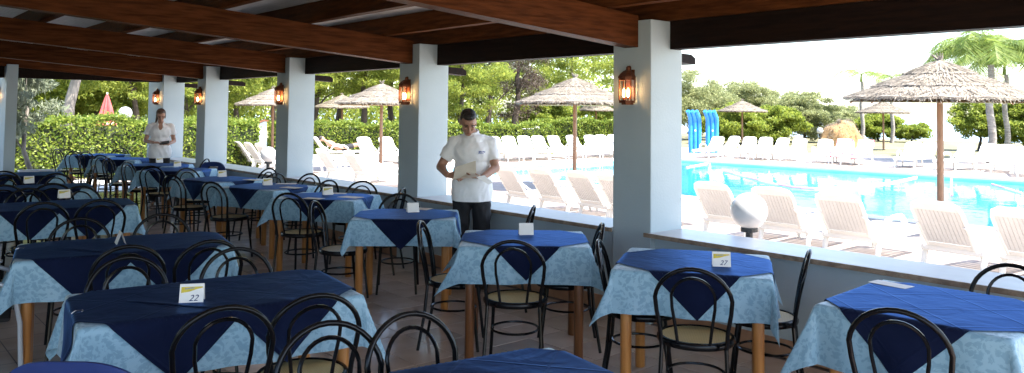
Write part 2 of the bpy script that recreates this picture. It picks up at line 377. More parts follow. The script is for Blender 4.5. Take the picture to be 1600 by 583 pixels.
for x0, x1, y0, y1 in ((13.05, 13.5, -14.45, 20.45), (24.7, 25.15, -14.45, 20.45), (13.5, 24.7, 20.0, 20.45), (13.5, 24.7, -14.45, -14.0)):
    m.box(((x0+x1)/2, (y0+y1)/2, -.045), (x1-x0, y1-y0, .07))
tag(m.build('pool_coping', M['coping']), kind='structure')
m = MB(); x0, x1, y0, y1 = POOL; zb = -1.45
v = [(x0, y0, zb), (x1, y0, zb), (x1, y1, zb), (x0, y1, zb), (x0, y0, -.08), (x1, y0, -.08), (x1, y1, -.08), (x0, y1, -.08)]
m.add(v, [[0, 1, 2, 3], [0, 1, 5, 4], [1, 2, 6, 5], [2, 3, 7, 6], [3, 0, 4, 7]])
tag(m.build('pool_basin', M['basin']), kind='structure')
tag(obj('pool_water', mesh_from('wt', [(x0, y0, -.13), (x1, y0, -.13), (x1, y1, -.13), (x0, y1, -.13)], [[0, 1, 2, 3]]), M['water']), kind='structure')
tag(obj('sea', mesh_from('sea', [(60, -9000, -2.5), (15000, -9000, -2.5), (15000, 9000, -2.5), (60, 9000, -2.5)], [[0, 1, 2, 3]]), M['sea']), kind='structure')

# floor: slab, and tiles on it
floor = tag(MB().box((.65, 7.0, -.057), (9.4, 21.2, .100)).build('floor', M['grout']), kind='structure')   # top at -0.007
TS = .33
tile_me = MB().box((0, 0, -.005), (TS-.007, TS-.007, .010), bev=.0015).mesh('tile'); tile_me.materials.append(M['tile'])
near, rest = [], []
xs = [4.955-TS/2-i*TS for i in range(26)]; ys = [-3.2+TS/2+i*TS for i in range(62)]
for x in xs:
    for y in ys:
        (near if 2.0 < x and 2.9 < y < 12.0 else rest).append((x, y))
near.sort(key=lambda q: q[0]**2+q[1]**2); rest += near[300:]; near = near[:300]
for x, y in near:
    o = obj('tile', tile_me, None, floor, (x, y, random.uniform(-.0008, .0004)), (random.uniform(-.0015, .0015), random.uniform(-.0015, .0015), 0))
V = np.array([[(-1, -1), (1, -1), (1, 1), (-1, 1)]], dtype=float)*(TS-.007)/2
P = np.array(rest)[:, None, :] + V; Z = np.zeros(P.shape[:2]+(1,))
vv = np.concatenate([P, Z], 2).reshape(-1, 3); ff = np.arange(len(vv)).reshape(-1, 4)
tag(obj('tile_field', mesh_from('tiles', vv, ff), M['tile'], floor), kind='stuff')

# columns
bay_names = ['nearest, beside the man', 'between the man and the next lantern', 'third along the sill', 'fourth along the sill', 'corner']
column_lab = ['broad pale blue column in front, right of the man, with a large lantern',
              'pale blue column directly behind the man on his right hand side',
              'pale blue column between the thatched parasols, third from the right',
              'slim looking pale blue column just right of the corner column behind the woman',
              'deep pale blue corner column directly behind the woman']
def column(name, x0, x1, y0, y1, z1, label, grp='columns along the terrace'):
    m = MB(); m.box(((x0+x1)/2, (y0+y1)/2, z1/2-.004), (x1-x0, y1-y0, z1+.006), bev=.006)
    return tag(m.build(name, M['paint']), label, 'column', grp)
CY_ = [Y1+k*SP for k in range(-2, 4)]
for k, y in zip(range(-2, 4), CY_):
    if k < -1: continue
    column('column', D, D+CW, y, y+CW, 2.404, column_lab[k] if k >= 0 else 'pale blue column beside the rightmost table, outside the right edge of view')
column('column', D, D+CW, Y5, Y5+W5, 2.404, column_lab[4])
column('column', 2.36, 2.53, Y5, Y5+.90, 2.404, 'narrow pale blue column at the far left edge of the picture')
column('column', -3.2, -2.8, Y5, Y5+.4, 2.404, 'pale blue column at the far end beyond the left edge of view')

# low walls with marble sills
ends = CY_[1:] + [Y5]
labs = ['low pale blue wall with a marble sill behind the two nearest window tables', 'low pale blue wall and sill behind the man',
        'low pale blue wall and sill in front of the two thatched parasols', 'low pale blue wall and sill with the small globe lamp behind it',
        'short low wall and sill between the corner column and its neighbour']
for i in range(5):
    a = ends[i]+CW; b = ends[i+1]
    t = thing('low_wall', labs[i], 'wall', (D, a, 0), 0, 'low walls between the columns'); L_ = b-a
    MB().box((.20, L_/2, .338), (.30, L_-.004, .675)).build('wall_panel', M['paint'], t)
    s = MB().box((.195, L_/2, .694), (.47, L_+.0, .030)).build('sill', M['marble'], t)
    # the sill runs a little past the column on its inner side
    MB().box((-.046, L_/2, .694), (.012, L_+.06, .032)).build('sill_edge', M['travertine'], s)
    MB().box((.042, L_/2, .06), (.014, L_-.006, .12)).build('skirting', M['skirting'], t)
# roof beams: cross beams on the columns, sloping up inwards
SL = .072
def zb_(x): return 2.185+SL*(D-x)
blab = ['heavy brown roof beam ending at the broad front column', 'heavy brown roof beam ending at the column beside the man', 'brown roof beam meeting the third column from the right',
        'brown roof beam meeting the fourth column', 'brown roof beam over the corner column behind the woman']
XL = -3.6
for k, y in enumerate(CY_[1:] + [Y5]):
    y0 = y+.13; y1 = y0+.14
    if k == 5: y0 = Y5+.08; y1 = y0+.14
    m = MB(); m.prism([(XL, zb_(XL)), (D-.002, zb_(D)), (D-.002, zb_(D)+.258), (XL, zb_(XL)+.258)], 'y', y0, y1)
    o = tag(m.build('roof_beam', M['beam']), blab[k-1] if k >= 1 else 'brown roof beam at the top right corner of the picture, nearest the camera', 'beam', 'cross beams of the roof')
    m = MB(); m.prism([(D+CW+.002, 2.10), (D+CW+.36, 2.08), (D+CW+.36, 2.135), (D+CW+.30, 2.165), (D+CW+.002, 2.172)], 'y', y0, y1)
    m.build('beam_tail', M['header'], o)
tag(MB().prism([(XL, zb_(XL)), (D-.002, zb_(D)), (D-.002, zb_(D)+.258), (XL, zb_(XL)+.258)], 'y', -.80, -.66).build('roof_beam', M['beam']), 'brown roof beam behind the camera', 'beam', 'cross beams of the roof')
PX = [5.23, 4.60, 3.68, 2.78, 1.88, .98, .08, -.82, -1.72, -2.62]
plab = ['long brown purlin directly above the column tops', 'second brown purlin in from the column tops', 'third brown purlin in from the column tops', 'fourth brown purlin in from the column tops', 'fifth brown purlin in from the column tops', 'sixth brown purlin in from the column tops', 'purlin right above the camera']
for i, x in enumerate(PX):
    z = zb_(x)+.262 if x < D else 2.412
    o = tag(MB().box((x+.045, 8.4, z+.10), (.09 if x < D else .14, 18.4, .196 if x < D else .205)).build('roof_purlin', M['beam_y']), plab[i] if i < 7 else 'brown purlin of the inner roof, %s from the far left' % ['third', 'second', 'first'][i-7], 'beam', 'purlins of the roof')
# ceiling boards above the purlins
zc = lambda x: zb_(x)+.262+.204
tag(MB().prism([(XL, zc(XL)), (6.30, zc(6.30)), (6.30, zc(6.30)+.05), (XL, zc(XL)+.05)], 'y', -1.0, 17.7).build('ceiling', M['ceiling']), kind='structure')
tag(MB().prism([(XL-.1, zc(XL)+.054), (6.34, zc(6.34)+.054), (6.34, zc(6.34)+.12), (XL-.1, zc(XL)+.12)], 'y', -1.1, 17.8).build('roof', M['terracotta']), kind='structure')
# header beams between the columns
hl = ['near black header beam across the top right over the pool view', 'dark header beam between the man and the broad front column', 'dark header beam between the two middle columns, above the parasols', 'dark header beam over the third bay from the right', 'short dark header beam next to the corner column']
for i in range(5):
    a = ends[i]+CW; b = ends[i+1]
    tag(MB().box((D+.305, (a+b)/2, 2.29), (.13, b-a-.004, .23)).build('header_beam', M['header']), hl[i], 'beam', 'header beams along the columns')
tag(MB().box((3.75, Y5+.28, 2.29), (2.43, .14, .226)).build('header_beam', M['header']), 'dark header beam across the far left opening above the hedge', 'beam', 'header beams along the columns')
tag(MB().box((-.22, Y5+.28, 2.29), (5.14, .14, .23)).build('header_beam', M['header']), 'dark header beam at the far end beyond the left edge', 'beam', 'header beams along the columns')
# gable board closing the far end above the header
tag(MB().prism([(XL, 2.41), (D-.01, 2.41), (D-.01, zb_(D)+.25), (XL, zb_(XL)+.45)], 'y', Y5+.36, Y5+.39).build('gable_board', M['header']), 'dark board closing the gable above the far opening', 'board')
tag(MB().box((-3.72, 10.6, 1.6), (.2, 14.2, 3.18)).build('light_blocker_left', M['paint']), kind='structure')  # unseen wall added to block side light, left open near the camera
# lanterns
def make_lantern():
    t = thing('wall_lantern', 'x', 'lantern')
    # local: wall plane x=0, lantern projects to -x ; width along y
    MB().box((-.006, 0, .02), (.012, .10, .24), bev=.003).build('back_plate', M['copper'], t)
    hexp = [(-.012, -.062), (-.062, -.062), (-.098, -.034), (-.098, .034), (-.062, .062), (-.012, .062)]
    MB().prism(hexp, 'z', -.132, -.112).build('base_tray', M['copper'], t)
    MB().prism([(x*.8, y*.72) for x, y in hexp], 'z', -.146, -.132).build('base_foot', M['copper'], t)
    roof = MB(); prof = [(1.12, .070), (1.10, .082), (.86, .108), (.58, .128), (.34, .136), (.32, .158), (.20, .170), (.02, .173)]; k = len(hexp); v = []
    for s, z in prof:
        for x, y in hexp: v.append((-.012+(x+.012)*s, y*s, z))
    f = [[i*k+j, i*k+(j+1) % k, (i+1)*k+(j+1) % k, (i+1)*k+j] for i in range(len(prof)-1) for j in range(k)] + [list(range(k))[::-1], [(len(prof)-1)*k+j for j in range(k)]]
    roof.add(v, f).build('cap', M['copper'], t)
    for x, y in hexp: MB().tube([(x, y, -.112), (x, y, .074)], .0052, 6).build('frame_bar', M['copper'], t)
    MB().prism([(-.014, -.060), (-.062, -.060), (-.096, -.033), (-.096, .033), (-.062, .060), (-.014, .060)], 'z', .052, .070).build('top_rail', M['copper'], t)
    for a, b in zip(hexp[:-1], hexp[1:]):
        m = MB(); c = ((a[0]+b[0])/2*.97, (a[1]+b[1])/2*.97); d = (b[0]-a[0], b[1]-a[1]); ln = math.hypot(*d)
        m.add([(a[0]*.97, a[1]*.97, -.111), (b[0]*.97, b[1]*.97, -.111), (b[0]*.97, b[1]*.97, .055), (a[0]*.97, a[1]*.97, .055)], [[0, 1, 2, 3]])
        m.build('glass_pane', M['pane'], t)
    for dy in (-.022, .022):
        MB().lathe([(.004, -.112), (.0075, -.10), (.0075, -.085)], 8, (-.052, dy, 0)).build('lamp_holder', M['copper'], t)
        MB().lathe([(.005, -.085), (.011, -.07), (.0125, -.055), (.009, -.03), (.002, -.012)], 10, (-.052, dy, 0)).build('bulb', M['bulb'], t, True)
    return t
lan = make_lantern()
def lantern_at(x, y, z, label, first=False):
    o = lan if first else copy_tree(lan)
    o.location = (x, y, z); tag(o, label, 'lantern', 'copper wall lanterns')
    ld = bpy.data.lights.new('lantern_light', 'POINT'); ld.energy = .5; ld.color = (1, .58, .25); ld.shadow_soft_size = .02
    lo = bpy.data.objects.new('lantern_light', ld); COL.objects.link(lo); lo.parent = o; lo.location = (-.052, 0, -.03)
zl = [1.865, 1.87, 1.875, 1.88]
ll = ['lit copper lantern on the broad front column, largest of the lanterns', 'lit copper lantern on the column beside the man', 'lit copper lantern on the third column from the right', 'lit copper lantern on the fourth column, right of the woman']
for k in range(4): lantern_at(D, Y1+k*SP+.215, zl[k], ll[k], k == 0)
lantern_at(D, Y5+.30, 1.885, 'lit copper lantern just above the woman on the corner column')
lantern_at(2.36, Y5+.68, 1.885, 'lit copper lantern on the narrow far left column, past the picture edge')

# ================================================================== tables, cloths, chairs
ZT = .752
def heading_rz(h): return R(90-h)          # local +x points to heading h (from +Y towards +X)
def cloth_mesh(a, b, W, H, ang, off, lift, seed, step=.018, hang=.06):
    nx = int(2*W/step); ny = int(2*H/step)
    s = np.linspace(-W, W, nx+1); t = np.linspace(-H, H, ny+1); S, T = np.meshgrid(s, t)
    ca, sa = math.cos(ang), math.sin(ang)
    X = ca*S - sa*T + off[0]; Y = sa*S + ca*T + off[1]
    cx = np.clip(X, -a, a); cy = np.clip(Y, -b, b); dx = X-cx; dy = Y-cy; d = np.hypot(dx, dy)
    dd = np.maximum(d, 1e-9); nxn = dx/dd; nyn = dy/dd
    phi = np.arctan2(np.abs(dy), np.abs(dx)); corner = np.sin(2*phi)**2
    corner = np.where(d > 0, corner, 0)
    r = np.random.default_rng(seed); ph = r.uniform(0, 6.28, 8); cf = r.uniform(.16, .34, 4)
    quad = (X > 0).astype(int) + 2*(Y > 0).astype(int)
    fl = hang + corner*cf[quad]
    e = np.where(np.abs(dx) > np.abs(dy), cy*1.0 + 3*np.sign(dx), cx*1.0 + 7*np.sign(dy))
    rip = (np.sin(e*11+ph[0])*.6 + np.sin(e*23+ph[1])*.4)*(1-corner)
    rip2 = np.sin(phi*6+ph[2])*corner*.5
    rb = .016; th = np.clip(d/rb, 0, math.pi/2)
    out = rb*np.sin(th) + fl*np.clip(d-.02, 0, 9) + np.clip(d-.02, 0, 1)*(rip*.12 + rip2*.20) + lift*np.sin(th)
    out = np.maximum(out, 0)
    sl = np.clip(fl, 0, .6)
    Z = ZT - rb*(1-np.cos(th)) - np.maximum(0, d-rb*math.pi/2)*np.sqrt(1-sl**2)
    Z = Z + lift*np.cos(th) + (d == 0)*(.0012*np.sin(X*17+ph[3])*np.sin(Y*13+ph[4]))
    # a little twist of the hanging corners so the points swing sideways
    tw = corner*np.clip(d-.1, 0, 1)*r.uniform(-.5, .5, 4)[quad]
    PX_ = cx + nxn*out - nyn*tw; PY_ = cy + nyn*out + nxn*tw
    v = np.stack([PX_, PY_, Z], -1).reshape(-1, 3); uv = np.stack([S, T], -1).reshape(-1, 2) + seed*.37
    i = np.arange((nx+1)*(ny+1)).reshape(ny+1, nx+1)
    f = np.stack([i[:-1, :-1], i[:-1, 1:], i[1:, 1:], i[1:, :-1]], -1).reshape(-1, 4)
    return mesh_from('cloth', v, f, True, uv)
TABLES = {}
leg_me = MB().lathe([(.030, 0), (.032, .004), (.032, .70), (.030, .712)], 16).mesh('table_leg', True); leg_me.materials.append(M['leg'])
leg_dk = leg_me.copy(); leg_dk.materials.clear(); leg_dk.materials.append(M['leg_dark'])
def table(key, c, h, sx, sy, label, clabel, nlabel, over=.25, long=False, dark=.245, seed=1, odir=0, lc=None):
    rz = heading_rz(h)
    t = thing('dining_table', label, 'table', (c[0], c[1], 0), rz, 'cloth covered dining tables')
    a, b = sx/2, sy/2
    MB().box((0, 0, ZT-.022), (sx-.012, sy-.012, .034), bev=.003).build('table_top', M['board'], t)
    for i in (-1, 1):
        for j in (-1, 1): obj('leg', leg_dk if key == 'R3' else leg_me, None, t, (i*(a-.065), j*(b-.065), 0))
    o = obj('tablecloth', cloth_mesh(a, b, a+over, b+over, 0, (0, 0), .0, seed), M['damask'], None, (c[0], c[1], .0015), (0, 0, rz))
    tag(o, clabel, 'tablecloth', 'light blue damask tablecloths')
    if not long:
        hs = (b+dark)/math.sqrt(2)
        o = obj('table_topper', cloth_mesh(a, b, hs, hs, math.pi/4+odir, (random.uniform(-.02, .02), random.uniform(-.02, .02)), .006, seed), M['navy'], None, (c[0], c[1], .0015), (0, 0, rz))
        tag(o, nlabel, 'tablecloth', 'navy overcloths')
    else:
        hs = .63/math.sqrt(2)
        for q, ox in enumerate((-.23, .23)):
            o = obj('table_topper', cloth_mesh(a, b, hs, hs, math.pi/4+odir, (ox, random.uniform(-.02, .02)), .006+.005*q, seed), M['navy'], None, (c[0], c[1], .0015), (0, 0, rz))
            tag(o, nlabel + (', left half', ', right half')[q], 'tablecloth', 'navy overcloths')
    TABLES[key] = (c, rz, a, b, t)
    return t
tl = 'wooden table under cloths, '
def T(key, c, h, sx, sy, where, **k):
    table(key, c, h, sx, sy, 'wood legged dining table ' + where, 'light blue damask cloth on the table ' + where, 'navy overcloth on the table ' + where, **k)
T('L0', (1.47, 1.98), 99, 1.2, .70, 'nearest the camera at the bottom edge', long=True, seed=1)
T('L1', (1.46, 3.87), 98, 1.2, .70, 'in the left foreground with card 22', long=True, seed=2)
T('L2', (1.52, 5.62), 101, 1.2, .70, 'next behind the number 22 table', long=True, seed=3)
T('L3', (1.66, 8.30), 98, 1.2, .72, 'third behind in the left row', long=True, seed=4)
T('L4', (1.74, 10.22), 97, 1.2, .72, 'fourth behind in the left row', long=True, seed=5)
T('L5', (1.88, 12.35), 96, 1.2, .74, 'fifth behind in the left row', long=True, seed=6)
T('R1', (4.03, 1.58), 176, .80, .82, 'at the right edge under the sill', over=.29, seed=7, dark=.26)
T('R2', (4.02, 2.97), 147, .86, .78, 'before the front column with card 27', over=.25, seed=8, odir=.04)
T('R3', (3.80, 4.27), 131, .86, .74, 'just in front of the man', over=.25, seed=9)
T('R4', (3.86, 5.88), 129, .84, .72, 'left of the man', over=.22, seed=10)
T('R5', (4.00, 7.60), 143, .88, .68, 'fifth along the window row', over=.22, seed=11)
T('R6', (3.97, 8.97), 158, .85, .74, 'sixth along the windows', over=.22, seed=12)
T('R7', (3.90, 10.25), 163, .85, .74, 'seventh along the window row', over=.23, seed=13)
T('R8', (4.00, 12.25), 134, .84, .74, 'eighth along the window row', over=.23, seed=14)
T('R9', (4.06, 13.45), 132, .84, .74, 'right in front of the woman', over=.23, seed=15)
T('R10', (4.12, 15.45), 139, .84, .74, 'left of the woman', over=.24, seed=16)
T('R11', (4.05, 17.0), 135, .84, .74, 'farthest of all, against the hedge', over=.24, seed=17)

def arc(cx, cz, rx, rz_, a0, a1, n): return [(cx+rx*math.cos(R(a0+(a1-a0)*i/n)), cz+rz_*math.sin(R(a0+(a1-a0)*i/n))) for i in range(n+1)]
def make_chair():
    t = thing('bistro_chair', 'x', 'chair')
    SH = .455; HT = .855
    MB().lathe([(.001, SH-.004), (.182, SH-.004), (.186, SH+.002), (.001, SH+.006)], 28, cap=False).build('cane_seat', M['cane'], t, True)
    MB().lathe([(.180, SH-.030), (.203, SH-.030), (.208, SH-.018), (.208, SH-.004), (.200, SH+.007), (.186, SH+.007), (.180, SH-.004), (.180, SH-.030)], 32, cap=False).build('seat_rim', M['black'], t, True)
    def bend(p):          # x, z in the plane of the back -> leaning back
        x, z = p; return (x, -.185-.115*(z-SH)-.04*(max(0, z-SH)/.4)**2, z)
    hoop = [(-.165, SH-.012), (-.172, SH+.08), (-.188, SH+.17)] + arc(0, HT-.185, .196, .185, 172, 8, 16) + [(.188, SH+.17), (.172, SH+.08), (.165, SH-.012)]
    MB().tube([bend(p) for p in hoop], .0115, 10).build('back_hoop', M['black'], t, True)
    inner = [(-.082, SH+.004), (-.094, SH+.10), (-.108, SH+.19)] + arc(0, HT-.165, .112, .116, 170, 10, 12) + [(.108, SH+.19), (.094, SH+.10), (.082, SH+.004)]
    MB().tube([bend(p) for p in inner], .0085, 8).build('inner_hoop', M['black'], t, True)
    for s in (-1, 1):
        MB().tube([(s*.163, -.180, SH-.008), (s*.172, -.196, .25), (s*.185, -.238, .0)], [.0112, .0112, .0105], 8).build('leg', M['black'], t, True)
        MB().tube([(s*.150, .125, SH-.02), (s*.160, .150, .25), (s*.176, .178, .0)], [.0112, .0112, .0105], 8).build('leg', M['black'], t, True)
    MB().tube([(.150*math.cos(2*math.pi*i/28), -.02+.158*math.sin(2*math.pi*i/28), .265) for i in range(28)], .0075, 8, True).build('ring_stretcher', M['black'], t, True)
    return t
chair0 = make_chair(); used = []
def put_chair(x, y, h, label):
    o = chair0 if not used else copy_tree(chair0); used.append(1)
    o.location = (x, y, 0); o.rotation_euler = (0, 0, -R(h)); tag(o, 'black cane chair ' + label, 'chair', 'black bistro chairs')
    return o
def chair(key, side, lat, gap, label, turn=0):
    c, rz, a, b, t = TABLES[key]
    lx, ly, fx, fy = {'F': (lat, -b-gap, 0, 1), 'B': (lat, b+gap, 0, -1), 'L': (-a-gap, lat, 1, 0), 'R': (a+gap, lat, -1, 0)}[side]
    ca, sa = math.cos(rz), math.sin(rz)
    x = c[0]+ca*lx-sa*ly; y = c[1]+sa*lx+ca*ly; wx = ca*fx-sa*fy; wy = sa*fx+ca*fy
    return put_chair(x, y, math.degrees(math.atan2(wx, wy))+turn, label)
G = .075
chair('L0', 'B', -.16, .10, 'at the bottom, left one beyond the nearest table', 4)
chair('L0', 'B', .20, .08, 'at the bottom, right one beyond the nearest table', -6)
chair('L1', 'F', -.10, .10, 'on the near side of the number 22 table, left one', 4)
chair('L1', 'F', .29, .08, 'on the near side of the number 22 table, right one', 6)
chair('L1', 'B', -.30, .03, 'on the far side of the number 22 table, left one', -3)
chair('L1', 'B', .24, .03, 'on the far side of the number 22 table, right one', 2)
chair('L2', 'F', -.02, .10, 'near side of the second left table, left one', 3)
chair('L2', 'F', .39, .11, 'near side of the second left table, right one', -4)
chair('L2', 'B', -.25, .09, 'far side of the second left table, left one')
chair('L2', 'B', .27, .10, 'far side of the second left table, right one', 5)
chair('L3', 'F', -.17, .11, 'near side of the third left table, left one', -3)
chair('L3', 'F', .29, .10, 'near side of the third left table, right one', 4)
chair('L3', 'B', -.25, .08, 'far side of the third left table, left one', 5)
chair('L3', 'B', .22, .09, 'far side of the third left table, right one')
chair('L4', 'F', -.25, .10, 'near side of the fourth left table, left one')
chair('L4', 'F', .20, .11, 'near side of the fourth left table, right one', 5)
chair('L4', 'B', -.2, .10, 'far side of the fourth left table, left one')
chair('L4', 'B', .27, .10, 'far side of the fourth left table, right one', 8)
chair('L5', 'F', -.1, .10, 'near side of the fifth left table')
chair('L5', 'R', .0, .12, 'side on at the end of the fifth left table')
chair('R1', 'F', .02, .03, 'at the front of the rightmost table, large and near', -10)
chair('R1', 'B', .10, .13, 'pushed against the sill behind the rightmost table', 5)
chair('R2', 'F', .04, .13, 'in front of the number 27 table, back to camera', 0)
chair('R2', 'R', .04, -.04, 'edge on at the right side of the number 27 table', 4)
chair('R2', 'L', -.03, -.12, 'half hidden behind the left side of the number 27 table', -4)
chair('R3', 'F', -.06, .14, 'in front of the table before the man, back to camera', 4)
chair('R3', 'L', .03, .05, 'edge on at the left of the table before the man', 4)
chair('R3', 'R', .04, -.14, 'edge on at the right of the table before the man')
put_chair(4.43, 5.26, 320, 'by the sill just right of the man')
chair('R4', 'L', .0, .12, 'edge on at the left of the blank card table', 6)
chair('R4', 'B', -.12, .10, 'behind the blank card table under the sill', -4)
chair('R5', 'F', -.02, .15, 'in front of the fifth window table, back to camera', 4)
chair('R5', 'R', .06, .10, 'at the right end of the fifth window table', -5)
chair('R5', 'B', .1, .10, 'behind the fifth window table, against the sill')
chair('R6', 'F', -.08, .14, 'in front of the sixth window table')
chair('R6', 'R', .14, .10, 'at the right end of the sixth window table', 4)
chair('R6', 'B', -.02, .10, 'behind the sixth window table, against the sill')
chair('R7', 'F', .06, .14, 'in front of the seventh window table, back to the camera', -4)
chair('R7', 'L', .04, .10, 'at the left end of the seventh window table')
chair('R7', 'B', .05, .10, 'behind the seventh window table, against the sill')
chair('R7', 'R', .20, .09, 'at the right end of the seventh window table')
chair('R8', 'F', .02, .14, 'in front of the eighth window table, back to the camera', 5)
chair('R8', 'L', .0, .10, 'at the left end of the eighth window table')
chair('R9', 'L', .0, .12, 'left of the table in front of the woman')
chair('R9', 'R', .05, .10, 'under the sill right of the table before the woman')
chair('R10', 'L', .0, .13, 'left of the table beside the woman', 8)
chair('R10', 'F', .06, .14, 'in front of the table beside the woman')
chair('R11', 'L', -.02, .14, 'left of the farthest table by the hedge', -5)
chair('R11', 'F', .0, .14, 'in front of the farthest table by the hedge')
chair('R11', 'B', .0, .12, 'behind the farthest table by the hedge')

# moulded blue chairs
def blue_chair(x, y, h, label, hole):
    t = thing('moulded_chair', label, 'chair', (x, y, 0), -R(h))
    # shell back: curved sheet with thickness
    n, k = 16, 10; v = []; f = []
    for side in (0, 1):
        for j in range(k+1):
            q = j/k; z = .46+q*.36; wv = .21+.03*q-.09*max(0, q-.75)**2*8
            for i in range(n+1):
                p = -1+2*i/n; yy = -.19-.11*q+.05*p*p - (.012 if side else 0)
                zz = z-.05*abs(p)**3*(q > .5)*(q-.5)*2
                v.append((p*wv, yy, zz))
    m_ = (n+1)*(k+1)
    def inhole(i, j): return hole and 5 <= i <= 10 and 5 <= j <= 7 and not (j == 5 and i in (5, 10))
    for side in (0, 1):
        for j in range(k):
            for i in range(n):
                if inhole(i, j): continue
                a = side*m_+j*(n+1)+i; f.append([a, a+1, a+n+2, a+n+1])
    bd = [(i, 0, i+1, 0) for i in range(n)] + [(n, j, n, j+1) for j in range(k)] + [(i+1, k, i, k) for i in reversed(range(n))] + [(0, j+1, 0, j) for j in reversed(range(k))]
    for i, j, i2, j2 in bd: f.append([j*(n+1)+i, j2*(n+1)+i2, m_+j2*(n+1)+i2, m_+j*(n+1)+i])
    MB().add(v, f).build('backrest', M['blue_plastic'], t, True)
    MB().box((0, .02, .445), (.43, .42, .025), bev=.011).build('seat', M['blue_plastic'], t, True)
    for i in (-1, 1):
        MB().tube([(i*.18, -.17, .44), (i*.20, -.24, 0)], .012, 8).build('leg', M['grey_tube'], t)
        MB().tube([(i*.18, .18, .44), (i*.20, .21, 0)], .012, 8).build('leg', M['grey_tube'], t)
blue_chair(.81, 3.17, 40, 'rounded blue plastic chair back at the bottom left corner', False)
blue_chair(4.50, 12.58, 230, 'blue plastic chair with a cut out grip, behind the window tables near the third column', True)
# grey tube armchair cut by the left edge
t = thing('tube_armchair', 'grey aluminium armchair with curved tubes at the left edge', 'chair', (.67, 5.70, 0), R(-100))
for s in (-1, 1):
    MB().tube([(s*.27, .30, .0), (s*.27, .28, .40), (s*.27, .24, .60), (s*.27, .12, .655), (s*.27, -.10, .655), (s*.265, -.22, .62)], .014, 8).build('arm_tube', M['grey_tube'], t, True)
    MB().tube([(s*.25, -.34, .88), (s*.255, -.22, .46), (s*.26, -.05, .22), (s*.265, .10, .0)], .013, 8).build('leg', M['grey_tube'], t, True)
    MB().tube([(s*.262, -.24, .655), (s*.266, -.30, .30), (s*.27, -.36, .0)], .013, 8).build('leg', M['grey_tube'], t, True)
    MB().box((s*.27, .02, .676), (.045, .30, .016), bev=.006).build('armrest_pad', M['grey_tube'], t)
MB().box((0, 0, .42), (.50, .46, .022), bev=.009).build('seat', M['trousers'], t)
m = MB(); m.add([(-.24, -.235, .47), (.24, -.235, .47), (.24, -.335, .86), (-.24, -.335, .86), (-.24, -.245, .468), (.24, -.245, .468), (.24, -.345, .858), (-.24, -.345, .858)], [[0, 1, 2, 3], [7, 6, 5, 4], [0, 4, 5, 1], [1, 5, 6, 2], [2, 6, 7, 3], [3, 7, 4, 0]])
m.build('backrest', M['trousers'], t)

# things lying on the tables
def text_mesh(s, size, shear):
    cu = bpy.data.curves.new('txt', 'FONT'); cu.body = s; cu.size = size; cu.shear = shear; cu.extrude = .0002; cu.resolution_u = 3
    o = bpy.data.objects.new('txt', cu); COL.objects.link(o); bpy.context.view_layer.update()
    me = bpy.data.meshes.new_from_object(o.evaluated_get(bpy.context.evaluated_depsgraph_get())); bpy.data.objects.remove(o); bpy.data.curves.remove(cu)
    return me
def card(x, y, h, label, num=None, band=True, w=.105, hh=.082, ztop=ZT+.0085):
    # tent card: two leaning panels; front normal points to heading h
    t = thing('table_card', label, 'card', (x, y, ztop), R(180)-R(h))
    # local: front panel faces -y
    sp = .030; ang = math.atan2(sp, hh)
    for s, nm in ((-1, 'front_panel'), (1, 'rear_panel')):
        m = MB(); th = .0012
        m.prism([(s*sp, 0), (s*.001, hh), (s*.001-s*th, hh), (s*sp-s*th*1.4, 0)], 'x', -w/2, w/2)
        p = m.build(nm, M['card'], t)
        if s == -1:
            def on(u, q, e=.0009):  # u across, q up the slanted panel
                return (u, -sp+q*math.sin(ang)-e*math.cos(ang), q*math.cos(ang)+e*math.sin(ang)*0)
            if band:
                b_ = MB(); top = [(-.046, .078), (.046, .078), (.046, .068), (.02, .062), (-.01, .052), (-.046, .047)]
                b_.add([on(u, q) for u, q in top], [[5, 4, 3, 2, 1, 0]]); b_.build('yellow_band', M['yellow'], p)
                b_ = MB(); b_.add([on(u, q, .0014) for u, q in [(-.030, .068), (.012, .072), (.012, .066), (-.030, .062)]], [[3, 2, 1, 0]]); b_.build('small_print', M['greyink'], p)
            if num:
                me = text_mesh(num, .040, .35)
                o = obj('handwritten_number', me, M['ink'], p)
                o.rotation_euler = (R(90)-ang, 0, 0); q = on(-.012, .010, .0013); o.location = q
    return t
def on_table(px, py): v = un(px, py, ZT+.01); return v.x, v.y
def cam_head(x, y): return math.degrees(math.atan2(-x, -y))
x, y = on_table(300, 471); card(x, y, cam_head(x, y)+8, 'white and yellow card numbered 22 on the long table in the left foreground', '22')
x, y = on_table(1127, 415); card(x, y, cam_head(x, y)-6, 'white and yellow card numbered 27 on the square table near the front column', '27')
x, y = on_table(645, 331); card(x, y, cam_head(x, y)-14, 'blank white table card on the table left of the man', None, False)
x, y = on_table(822, 366); card(x, y, cam_head(x, y)-8, 'blank white table card on the table just in front of the man', None, False)
for px, py, nm in ((512, 304, 'on the fifth window table'), (418, 289, 'on the sixth window table'), (347, 276, 'on the seventh window table'), (277, 260, 'on the eighth window table'), (249, 254, 'on the table before the woman'), (100, 309, 'on the third left table'), (45, 286, 'on the fourth left table')):
    x, y = on_table(px, py); card(x, y, cam_head(x, y)-12, 'small white and yellow table card ' + nm, None, True)
x, y = on_table(188, 381); card(x, y, cam_head(x, y)+82, 'table card seen edge on behind the number 22 table', None, False)
def paper(px, py, w_, d_, h, label, m='paper', ztop=ZT+.0095):
    x, y = on_table(px, py); o = MB().box((0, 0, 0), (w_, d_, .0015)).build('paper_sheet', M[m], None, loc=(x, y, ztop), rot=(0, 0, -R(h))); return tag(o, label, 'paper', 'papers on the tables')
paper(1392, 444, .20, .10, 95, 'white paper slip on the back corner of the rightmost table', 'card')
paper(655, 326, .22, .15, 60, 'buff menu sheet behind the blank card left of the man')
